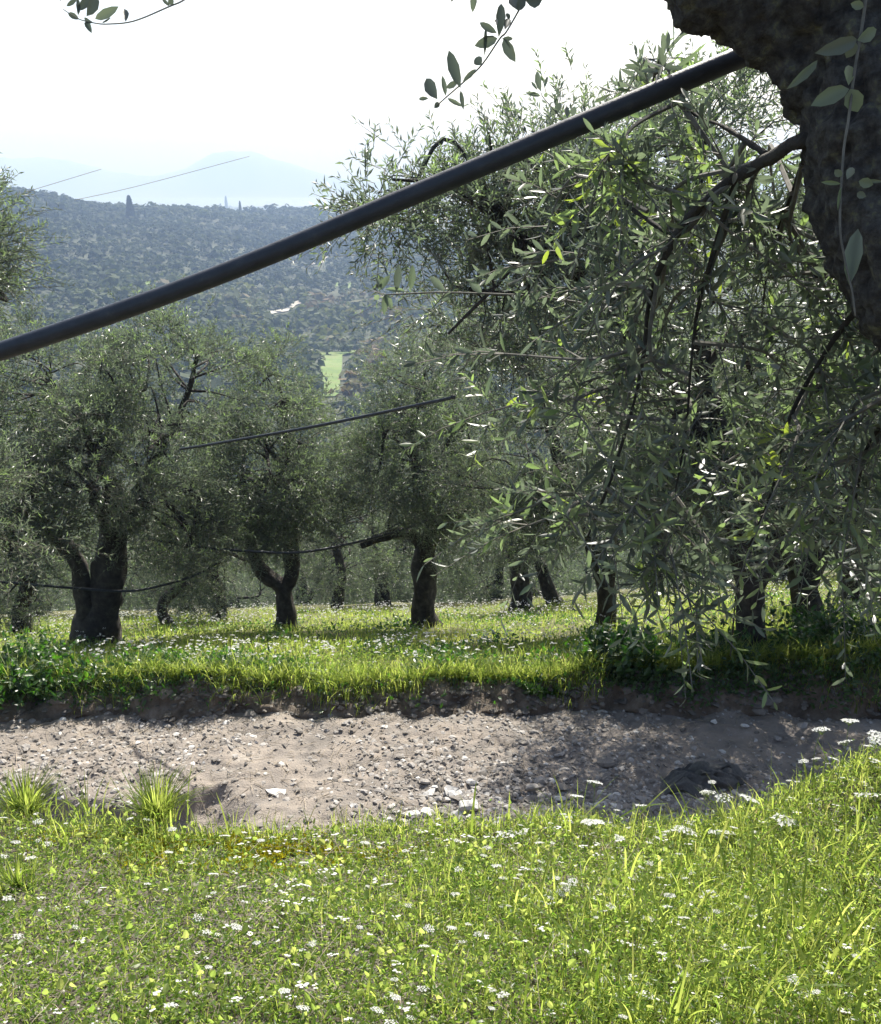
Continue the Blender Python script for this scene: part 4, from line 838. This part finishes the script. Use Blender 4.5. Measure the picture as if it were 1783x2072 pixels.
# lawn litter: pale chips and dry stalks
x, y = lawn_scatter(1100, 1.35); k = r.uniform(size=len(x)) < np.clip(.35 + .6 * vn(x * 2.5, y * 2.5, None, 112) + .4 * sstep(2.0, 2.4, y) * sstep(-.4, .3, x), .05, 1); x, y = x[k], y[k]
g = Geo(); fq = fl_small(g, x, y, lawn_z(x, y) + r.uniform(.012, .06, len(x)), r.uniform(.005, .013, len(x)), r); tag(g.build('lawn_flowers', M['petal']), 'tiny white flower heads sprinkled through the foreground lawn', kind='stuff')
x, y = lawn_scatter(1500); ss = r.lognormal(math.log(.005), .45, len(x)); g = Geo(); stone_mass(g, x, y, lawn_z(x, y) + .002, np.clip(ss, .002, .016), np.clip(r.normal(.65, .25, len(x)), 0, 1)); tag(g.build('stone_chips', M['stone']), 'pale stone chips lying in the lawn soil', kind='stuff')
g = Geo(); x, y = lawn_scatter(1900); n = len(x); a = r.uniform(0, 6.28, n); L = r.uniform(.03, .14, n); c0 = np.column_stack([x, y, lawn_z(x, y) + .006]); dx = np.column_stack([np.cos(a), np.sin(a), r.uniform(-.05, .25, n)]) * L[:, None]; twig_strips(g, np.stack([c0, c0 + dx * .5 + [0, 0, .006], c0 + dx], 1), .0011, .0006); tag(g.build('dry_stalks', M['dry']), 'dry grey stalks fallen in the lawn', kind='stuff')
def tuft(u, Y, n, hmax, wpx, label, seed):
    rr = np.random.default_rng(seed); x0 = float(P(u, 1650, Y)[0]); z0 = float(lawn_z(np.array([x0]), np.array([Y]))[0]) - .01
    e = np.array([x0, Y, z0]); a = rr.uniform(0, 6.28, n); rad = np.abs(rr.normal(0, .035, n)); x, y = np.cos(a) * rad, np.sin(a) * rad * .6
    g = Geo(); blades(g, x, y, x * 0, rr.uniform(.4, 1, n) * hmax, rr.uniform(.003, .0055, n), rr.uniform(.1, 1.0, n), np.clip(rr.normal(.45, .17, n), 0, 1), rr, 5, az=a + rr.normal(0, .5, n))
    o = g.build('grass_tuft', M['grass']); o.location = e; return tag(o, label, 'grass tuft', 'grass tufts at the lawn edge')
tuft(318, 2.44, 330, .20, 170, 'widest spiky grass tuft standing at the road edge beside the moss', 1)
tuft(55, 2.44, 330, .17, 170, 'dense grass tuft at the corner of the lawn edge, shorter than its wide neighbour', 2)
tuft(178, 2.45, 26, .17, 60, 'thin clump of a few broad blades between the two grass tufts', 3)
tuft(8, 2.0, 120, .12, 60, 'low dark green tuft in the lawn at the frame edge', 4)
tuft(1170, 2.5, 7, .24, 60, 'sparse tall blades rising beside umbel flowers before the road', 5); tuft(1490, 2.35, 40, .2, 60, 'tall blade tuft in the bright lawn before the dark mound', 6)

# ------------------------------------------------------------------ white umbel flowers
def umbel_mesh(seed, R_, n):
    rr = np.random.default_rng(seed); g = Geo(); a = np.arange(n) * 2.39996; rad = np.sqrt((np.arange(n) + .5) / n) * R_
    c = np.column_stack([np.cos(a) * rad, np.sin(a) * rad, -.12 * rad ** 2 / R_ + rr.normal(0, .02 * R_, n)])
    twig_strips(g, np.stack([np.tile([[0, 0, -.75 * R_]], (n, 1)), c * [.55, .55, 1] + [0, 0, -.25 * R_], c], 1), .00045, .0003, 1)
    for i in range(n):
        fs = R_ * rr.uniform(.2, .3); k = np.arange(10); an = k * np.pi / 5 + rr.uniform(0, 6); rr_ = np.where(k % 2 == 0, 1.0, .45) * fs; nn = nrm(np.array([c[i, 0], c[i, 1], R_ * 1.6]) + rr.normal(size=3) * R_ * .5); s = nrm(np.cross(nn, [.3, 1, .1])); u = np.cross(nn, s)
        V = np.vstack([c[i], c[i] + np.outer(np.cos(an) * rr_, s) + np.outer(np.sin(an) * rr_, u) + nn * fs * .18]); F = np.stack([np.zeros(10, int), 1 + k, 1 + (k + 1) % 10], -1); g.add(V, F, rr.uniform(.3, 1), 0)
    return g.mesh('umbel', [M['petal'], M['stem']])
UM = [umbel_mesh(s, .03, q) for s, q in enumerate((26, 20, 30, 16, 22))]
def stem_mesh(seed):
    rr = np.random.default_rng(seed); g = Geo(); b2 = rr.normal(0, .06, 2); g.add(*tube([(-b2[0], -b2[1], 0), (b2[0] * .5, b2[1] * .5, .55), (0, 0, 1)], [.0011, .0009, .0007], 5, 7))
    s = rr.uniform(.15, .7, 5); D = rand_dir(5, rr); D[:, 2] = np.abs(D[:, 2]) + .2; return g
STEMS = []
for s in range(4):
    rr = np.random.default_rng(40 + s); b2 = rr.normal(0, .006, 2); g = Geo(); g.add(*tube([(-b2[0], -b2[1], -.05), (b2[0], b2[1], .5), (0, 0, 1)], [.0013, .001, .0008], 5, 8)); STEMS.append(g.mesh('stem', M['stem']))
nfl = 0
def flower(x, y, zg, h, sc, label, grp):
    global nfl
    nfl += 1; e = empty('umbel_flower', (x, y, zg), label, 'flower', grp); st = mk('stem', STEMS[nfl % 4], e); st.scale = (1, 1, h); uo = mk('umbel', UM[nfl % 5], e, (0, 0, h + .012 * sc)); uo.scale = (sc,) * 3
    uo.rotation_euler = (rng.normal(-.42, .16), rng.normal(.1, .16), 0)
TALL = [(1540, 480, 1.0), (1655, 445, .9), (1635, 530, .9), (1765, 500, 1.1), (1769, 525, .9), (1760, 610, .8), (1080, 735, .9), (1145, 755, 1.1), (1250, 760, 1.3), (1100, 695, .5), (625, 695, .9), (550, 750, .8), (815, 790, .8), (1715, 670, .8), (1470, 610, .6), (1520, 600, .6), (1580, 665, .6)]
ORD = ['leftmost', 'second from the left', 'third from the left', 'fourth from the left', 'fifth from the left', 'sixth from the left', 'seventh from the left', 'eighth from the left', 'middle', 'eighth from the right', 'seventh from the right', 'sixth from the right', 'fifth from the right', 'fourth from the right', 'third from the right', 'second from the right', 'rightmost']
for zx, zy, sc in TALL:
    u, v = 891.5 + zx * .5, 1233.8 + zy * .5; Y = rng.uniform(2.32, 2.5) + (.08 if u > 1600 else 0); p = P(u, v, Y); yg = min(Y, float(lawn_edge(np.array([p[0]]))[0]) - .01); zg = float(lawn_z(np.array([p[0]]), np.array([yg]))[0]); p = P(u, v, yg)
    flower(p[0], yg, zg, max(.05, p[2] - zg - .012 * sc), sc * rng.uniform(.8, 1.0), 'tall white umbel before the road, ' + ORD[sorted(q[0] for q in TALL).index(zx)] + ' of the row', 'tall white umbels at the lawn edge')
LOW = [(1715, 810, 1.3), (1385, 915, 1.5), (1140, 915, 1.4), (990, 905, 1.2), (610, 870, 1.2), (270, 920, 1.3), (930, 905, .9)]
for zx, zy, sc in LOW:
    u, v = 891.5 + zx * .5, 1233.8 + zy * .5; q = P(u, v, 2.3); x = q[0]; flower(x, 2.3, float(lawn_z(np.array([x]), np.array([2.3]))[0]), max(.03, q[2] - float(lawn_z(np.array([x]), np.array([2.3]))[0])), sc, 'broad low white umbel at the lawn edge, ' + [ORD[0], ORD[1], ORD[2], 'middle', ORD[14], ORD[15], ORD[16]][sorted(q[0] for q in LOW).index(zx)] + ' of seven', 'broad white umbels by the road')
x, y = lawn_scatter(900, 1.35); k = (r.uniform(size=len(x)) < .25 + .75 * (np.clip(.5 + vn(x * 3, y * 3, None, 110), 0, 1) * (.5 + .6 * sstep(-.7, .4, x)))); x, y = x[k][:225], y[k][:225]
for i in range(len(x)):
    flower(x[i], y[i], float(lawn_z(x[i:i + 1], y[i:i + 1])[0]), rng.uniform(.025, .08), rng.uniform(.22, .52), 'small white umbel flower growing in the foreground lawn', 'small white umbels of the foreground lawn')
# ------------------------------------------------------------------ meadow grass, flowers, weeds
r = np.random.default_rng(601); g = Geo()
n = 56000; y = 7.15 + (22.5 - 7.15) * r.uniform(0, 1, n) ** 1.7; x = r.uniform(-1, 1, n) * (.56 * y + .4); k = (y > bank_top(x) - .02) & (vn(x * 1.1, y * 1.1, None, 120) + r.uniform(-.3, .9, n) > -.2); x, y = x[k], y[k]; n = len(x)
h = r.uniform(.07, .26, n) * np.clip(.85 + .55 * vn(x * 1.3, y * 1.3, None, 121) + .35 * vn(x * 4, y * 4, None, 122), .25, 2); blades(g, x, y, meadow_z(x, y) - .01, h, r.uniform(.006, .012, n), r.uniform(.1, .8, n), np.clip(r.normal(.5, .16, n) + .22 * vn(x * 1.1, y * 1.1, None, 123), 0, 1), r, 2)
n = 8500; x = r.uniform(-4.6, 4.8, n); y = bank_top(x) - np.abs(r.normal(0, .1 + .06 * vn(x * 1.7, x * 0, None, 124), n)) + .04; s = np.clip((y - bank_foot(x)) / (bank_top(x) - bank_foot(x)), .05, 1); by, bz = bank_pt(x, s); blades(g, x, by, bz, r.uniform(.08, .3, n), r.uniform(.005, .01, n), r.uniform(.2, 1.0, n), np.clip(r.normal(.5, .17, n), 0, 1), r, 4)
tag(g.build('meadow_grass', M['grass']), 'sunlit green grass of the meadow under the olives', kind='stuff')
g = Geo(); n = 26000; y = 7.2 + (21 - 7.2) * r.uniform(0, 1, n) ** 1.6; x = r.uniform(-1, 1, n) * (.56 * y + .4); k = y > bank_top(x); x, y = x[k], y[k]; n = len(x); D = rand_dir(n, r); D[:, 2] = np.abs(D[:, 2])
leaves(g, np.column_stack([x, y, meadow_z(x, y) + r.uniform(.01, .12, n)]), D, rand_dir(n, r) + np.array([0, -.3, .8]), r.uniform(.03, .07, n), r.uniform(.012, .03, n), np.clip(r.normal(.5, .2, n), 0, 1)); tag(g.build('meadow_herbs', M['herb']), 'broad-leaved herbs among the meadow grass', kind='stuff')
def fl_mass(g, x, y, z, s, rr):
    n = len(x); k = np.arange(8); 
    for q in range(4):
        o = rr.normal(0, .5, (n, 3)) * s[:, None] * [1, 1, .25]; an = k[None] * np.pi / 4 + rr.uniform(0, 6, n)[:, None]; rad = s[:, None] * np.where(k % 2 == 0, .55, .3)[None]
        V = np.stack([x[:, None] + o[:, :1] + np.cos(an) * rad, y[:, None] + o[:, 1:2] + np.sin(an) * rad, z[:, None] + o[:, 2:] + rr.normal(0, .12, (n, 8)) * s[:, None]], -1); g.add(V.reshape(-1, 3), np.arange(n * 8).reshape(-1, 8), np.repeat(rr.uniform(.2, 1, n), 8))
g = Geo(); n = 8200; y = 7.35 + (22 - 7.35) * r.uniform(0, 1, n) ** 1.15; x = r.uniform(-1, 1, n) * (.56 * y + .3); pr = np.clip(.2 + .7 * sstep(12, 18, y) + .4 * vn(x * .6, y * .6, None, 130) + .7 * np.exp(-((x + 2.8) / 1.4) ** 2 - ((y - 8.9) / 1.3) ** 2), 0, 1); k = (r.uniform(size=n) < pr) & (y > bank_top(x) + .1); x, y = x[k], y[k]
fl_mass(g, x, y, meadow_z(x, y) + r.uniform(.14, .3, len(x)), r.uniform(.013, .027, len(x)), r); tag(g.build('meadow_flowers', M['petal']), 'white umbel flowers scattered all over the meadow', kind='stuff')
for i in range(46):
    u = rng.choice([rng.uniform(0, 500), rng.uniform(0, 1300), rng.uniform(950, 1150)]); Y = rng.uniform(7.6, 9.8); x_ = gx(u, Y); z_ = float(meadow_z(np.array([x_]), np.array([Y]))[0]); flower(x_, Y, z_, rng.uniform(.2, .32), rng.uniform(.65, 1.1), 'white umbel standing above the meadow grass past the bank', 'white umbels at the front of the meadow')
g = Geo(); n = 30000; y = 7.3 + 9 * r.uniform(0, 1, n) ** 1.5; x = r.uniform(-1, 1, n) * (.56 * y + .3); cl = vn(x * 1.4, y * 1.4, None, 150) + .5 * vn(x * 4, y * 4, None, 151) + .5 * sstep(-1.2, -3, x) * sstep(9.5, 8, y); k = (cl > .32) & (y > bank_top(x)); x, y, cl = x[k], y[k], cl[k]; n = len(x); D = rand_dir(n, r) + np.array([0, 0, .3])
leaves(g, np.column_stack([x, y, meadow_z(x, y) + r.uniform(.03, .26, n) * np.clip(cl, .4, 1.2)]), D, rand_dir(n, r) * .6 + np.array([0, -.3, .8]), r.uniform(.03, .08, n), r.uniform(.012, .034, n), np.clip(r.normal(.5, .2, n), 0, 1), True, .2); tag(g.build('meadow_weeds', M['weed']), 'clumps of taller dark green weeds in the meadow grass', kind='stuff')
# leafy bushes on the bank
def bush(u, Y, rx, rz, label, seed, nst=70, lL=.07, tint=.4, drop=0., cat='bush', name='leafy_bush'):
    rr = np.random.default_rng(seed); x0 = gx(u, Y); zz = float(meadow_z(np.array([x0]), np.array([Y]))[0]) - drop; e = empty(name, (x0, Y, zz), label, cat)
    gs = Geo(); gl = Geo(); a = rr.uniform(0, 6.28, nst); tip = np.column_stack([np.cos(a) * rx * rr.uniform(.1, 1, nst), np.sin(a) * rx * .7 * rr.uniform(.1, 1, nst), rz * rr.uniform(.35, 1, nst)])
    b0 = tip * [.2, .2, 0]; c = np.stack([b0, tip * [.5, .5, .65], tip], 1); twig_strips(gs, c, .004, .0015)
    k = 14; s = rr.uniform(.25, 1, (nst, k)); pos = (b0[:, None] * (1 - s[..., None]) + tip[:, None] * s[..., None]).reshape(-1, 3); n = len(pos); D = rand_dir(n, rr) + np.array([0, 0, .25])
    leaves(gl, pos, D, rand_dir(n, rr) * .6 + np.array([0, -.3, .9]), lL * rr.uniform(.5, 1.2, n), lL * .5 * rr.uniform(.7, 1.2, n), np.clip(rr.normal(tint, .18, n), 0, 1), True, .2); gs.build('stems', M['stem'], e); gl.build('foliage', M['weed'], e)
bush(1262, 7.5, .5, .62, 'dark green broad-leaved bush on the bank below the slim grey trunk', 1, 230, .09, .3, .22)
bush(1090, 7.36, .4, .16, 'low leafy plant sprawling over the bank left of the dark bush', 2, 60, .07, .6, .12)
bush(30, 7.2, 1.0, .4, 'mass of dark leafy weeds on the bank at the frame edge', 3, 260, .07, .4, .08)
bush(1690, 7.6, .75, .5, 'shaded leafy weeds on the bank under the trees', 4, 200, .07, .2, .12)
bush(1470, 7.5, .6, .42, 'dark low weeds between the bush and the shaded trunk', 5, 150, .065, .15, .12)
bush(470, 7.45, .3, .2, 'small tuft of weeds in the grass at the bank top', 6, 40, .055, .6, .02)
g = Geo(); n = 9000; x = r.uniform(-4.8, 5.2, n); s = r.uniform(0, 1, n) ** .6; dens = np.clip(.06 + .9 * sstep(-1.8, -3.4, x) + .8 * sstep(1.0, 2.2, x) + .25 * (s > .8), 0, 1) * (s > .25 + .2 * vn(x * 3, s * 0, None, 140)); k = r.uniform(size=n) < dens; x, s = x[k], s[k]; by, bz = bank_pt(x, s); n = len(x); D = rand_dir(n, r) + np.array([0, -.5, .4])
leaves(g, np.column_stack([x, by - r.uniform(0, .08, n), bz + r.uniform(0, .06, n)]), D, rand_dir(n, r) * .6 + np.array([0, -.4, .8]), r.uniform(.025, .07, n), r.uniform(.012, .035, n), np.clip(r.normal(.35, .2, n), 0, 1), True, .2); tag(g.build('bank_weeds', M['weed']), 'small leafy weeds clinging to the cut bank', kind='stuff')

# ------------------------------------------------------------------ haze
m, nt, out = mat('haze_air'); vo = nt.nodes.new('ShaderNodeVolumePrincipled'); vo.inputs['Color'].default_value = (.46, .63, .95, 1); vo.inputs['Absorption Color'].default_value = (.42, .46, .2, 1); vo.inputs['Density'].default_value = .00046; vo.inputs['Anisotropy'].default_value = 0.0
nt.links.new(vo.outputs[0], out.inputs['Volume'])
g = Geo(); x1, ya, yb_, z0, z1 = 5600, -30, 7300, CZ - 75, CZ + 285
g.add([[a, b2, c] for c in (z0, z1) for a, b2 in ((-x1, ya), (x1, ya), (x1, yb_), (-x1, yb_))], np.array([[3, 2, 1, 0], [4, 5, 6, 7], [0, 1, 5, 4], [1, 2, 6, 5], [2, 3, 7, 6], [3, 0, 4, 7]])); hz = g.build('haze', m); tag(hz, kind='stuff')
